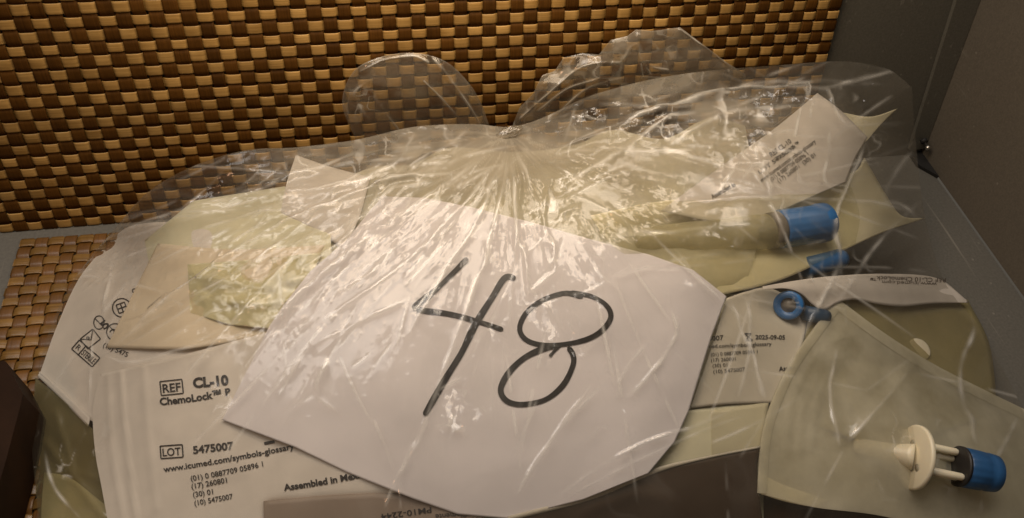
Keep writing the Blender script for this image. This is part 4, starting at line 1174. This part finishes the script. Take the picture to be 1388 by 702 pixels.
def set_fan(o_, px, py, kx=1.0):
    dx, dy = px - KN[0], py - KN[1]
    uv = np.stack([np.arctan2(dy, dx) * 4.6 * kx, np.log(np.hypot(dx, dy) / 60 + 1) * 1.15], -1).reshape(-1, 2)
    li = np.empty(len(o_.data.loops), np.int32); o_.data.loops.foreach_get('vertex_index', li)
    o_.data.uv_layers.new(name='fan').data.foreach_set('uv', uv[li].ravel().astype(np.float32))


set_fan(body, np.concatenate([np.repeat(X_[:1], 13, 0), X_], 0), np.concatenate([Y_[:1] + np.arange(13)[::-1, None] * 6., Y_], 0))


def ear(name, top, right, bottom, left, ybase, bulge, seed, amp=1.0, extra_folds=(), smooth=True):
    """a loose flap of film standing up behind the knot, two layers of film"""
    X_, Y_, U, V_ = coons(top, right, bottom, left, 180, 120, smooth)
    for lay in (0, 1):
        yy = ybase - bulge * np.sin(np.pi * np.clip(U, 0, 1)) ** .7 * np.sin(np.pi * np.clip(V_ * .9 + .02, 0, 1)) ** .7 * (1 if lay == 0 else .35)
        yy = yy - amp * MM * (1.5 * F60(X_ + lay * 70 + seed, Y_ + 100) + .8 * F30(X_ + lay * 50 + seed, Y_ + 90) + .22 * F16(X_ + seed, Y_ + 50 * lay) + 1.2 * fbm(X_ / 60, Y_ / 60, seed + lay, 3)) * np.minimum(np.minimum(U, 1 - U) * 6, 1)
        glint = np.zeros(X_.shape)
        for pts, h, w in extra_folds:
            d, t_ = segdist(X_, Y_, [tuple(a_) for a_ in resample(pts, 14)])
            yy = yy - .6 * h * MM * np.exp(-d / (w * .6)); glint = np.maximum(glint, .5 * np.exp(-(d / (w * .5)) ** 2) * np.clip(.5 + noise(X_ / 20, Y_ / 20, seed + 2), 0, 1))
        glint = np.maximum(glint, .7 * np.exp(-((X_ - 492) / 20) ** 2 - ((Y_ - 140) / 20) ** 2) * np.clip(1 - np.abs(noise(X_ / 9, Y_ / 9, 303)) * 6, 0, 1))  # highlight patch painted as white crackle
        glint = np.maximum(glint, amp * .4 * np.clip(1 - np.abs(noise(X_ / 16, Y_ / 11, seed + 4)) * 6, 0, 1) * np.clip(noise(X_ / 50, Y_ / 50, seed + 6) + .1, 0, 1))
        e = np.minimum(np.minimum(U, 1 - U) * 110, V_ * 80)
        glint = np.maximum(glint, np.where(e < 1.2, .12, .0))
        Pp = ony(X_, Y_, yy)
        Pp[..., 1] = np.minimum(Pp[..., 1], Pp[..., 2] * .27 - .0015)
        o_ = mesh_obj(name, Pp.reshape(-1, 3), gridfaces(120, 180), M['bag2'], bag)
        set_fan(o_, X_, Y_, 1.5)
        ac_ = o_.data.attributes.new('crush', 'FLOAT', 'POINT'); ac_.data.foreach_set('value', np.clip(.15 + .55 * amp * fbm(X_ / 45, Y_ / 35, seed + 8, 2) + .8 * np.exp(-((X_ - 492) / 22) ** 2 - ((Y_ - 140) / 22) ** 2), .02, .9).ravel().astype(np.float32))
        ah_ = o_.data.attributes.new('haze', 'FLOAT', 'POINT'); ah_.data.foreach_set('value', np.clip(.10 * amp + .12 * amp * fbm(X_ / 40, Y_ / 25, seed + 3, 3), 0, 1).ravel().astype(np.float32))
        at_ = o_.data.attributes.new('fold', 'FLOAT', 'POINT'); at_.data.foreach_set('value', glint.ravel().astype(np.float32))


ear('bag_handle', [(482, 190), (464, 140), (480, 96), (520, 76), (565, 72), (605, 84), (635, 112), (652, 140), (664, 172)], [(664, 172), (668, 182)], [(482, 196), (560, 182), (620, 178), (668, 182)], [(482, 190), (482, 196)],
    -.006, .007, 201, 1.0, [([(489, 97), (520, 82), (560, 76), (580, 84)], 1.2, 3), ([(505, 170), (480, 130), (500, 110)], 1.4, 5), ([(590, 82), (605, 100), (640, 150), (655, 178)], 1.2, 4), ([(500, 120), (520, 150), (540, 175)], 1., 4), ([(575, 110), (600, 135), (632, 172)], 1., 3)])
ear('bag_handle', [(694, 172), (704, 146), (722, 128), (735, 102), (752, 96), (764, 78), (790, 72), (812, 74), (828, 54), (850, 49), (862, 40), (884, 42), (922, 37), (950, 58), (984, 84), (1010, 100)], [(1010, 100), (1012, 120)], [(694, 180), (760, 165), (860, 130), (1012, 120)], [(694, 172), (694, 180)],
    -.006, .007, 231, 1.7, [([(706, 160), (740, 130), (790, 90), (840, 85)], 1.5, 4), ([(922, 40), (950, 60), (984, 86)], 1.4, 2.5), ([(862, 48), (868, 75), (882, 100)], 1.2, 3), ([(730, 150), (770, 120), (815, 105), (830, 85)], 1.4, 4), ([(845, 80), (862, 60), (880, 88), (905, 95)], 1.4, 4), ([(760, 150), (800, 118), (860, 105), (920, 108)], 1.2, 4)], smooth=False)
# the knot: a gathered lump of film
kc = onz(690., 182., HEAP(690., 182.) + .0030)
lathe('knot', kc - np.array([.007, .0, .002]), kc + np.array([.007, .002, .002]), [(0, .0008), (.15, .0016), (.35, .0024), (.5, .0019), (.65, .0025), (.85, .0016), (1, .0008)], M['bag2'], bag, 48,
      lambda th, t_: 1 + .20 * np.cos(th * 5 + t_ * 4) + .16 * np.cos(th * 11 - t_ * 7) + .10 * np.cos(th * 19 + t_ * 9))
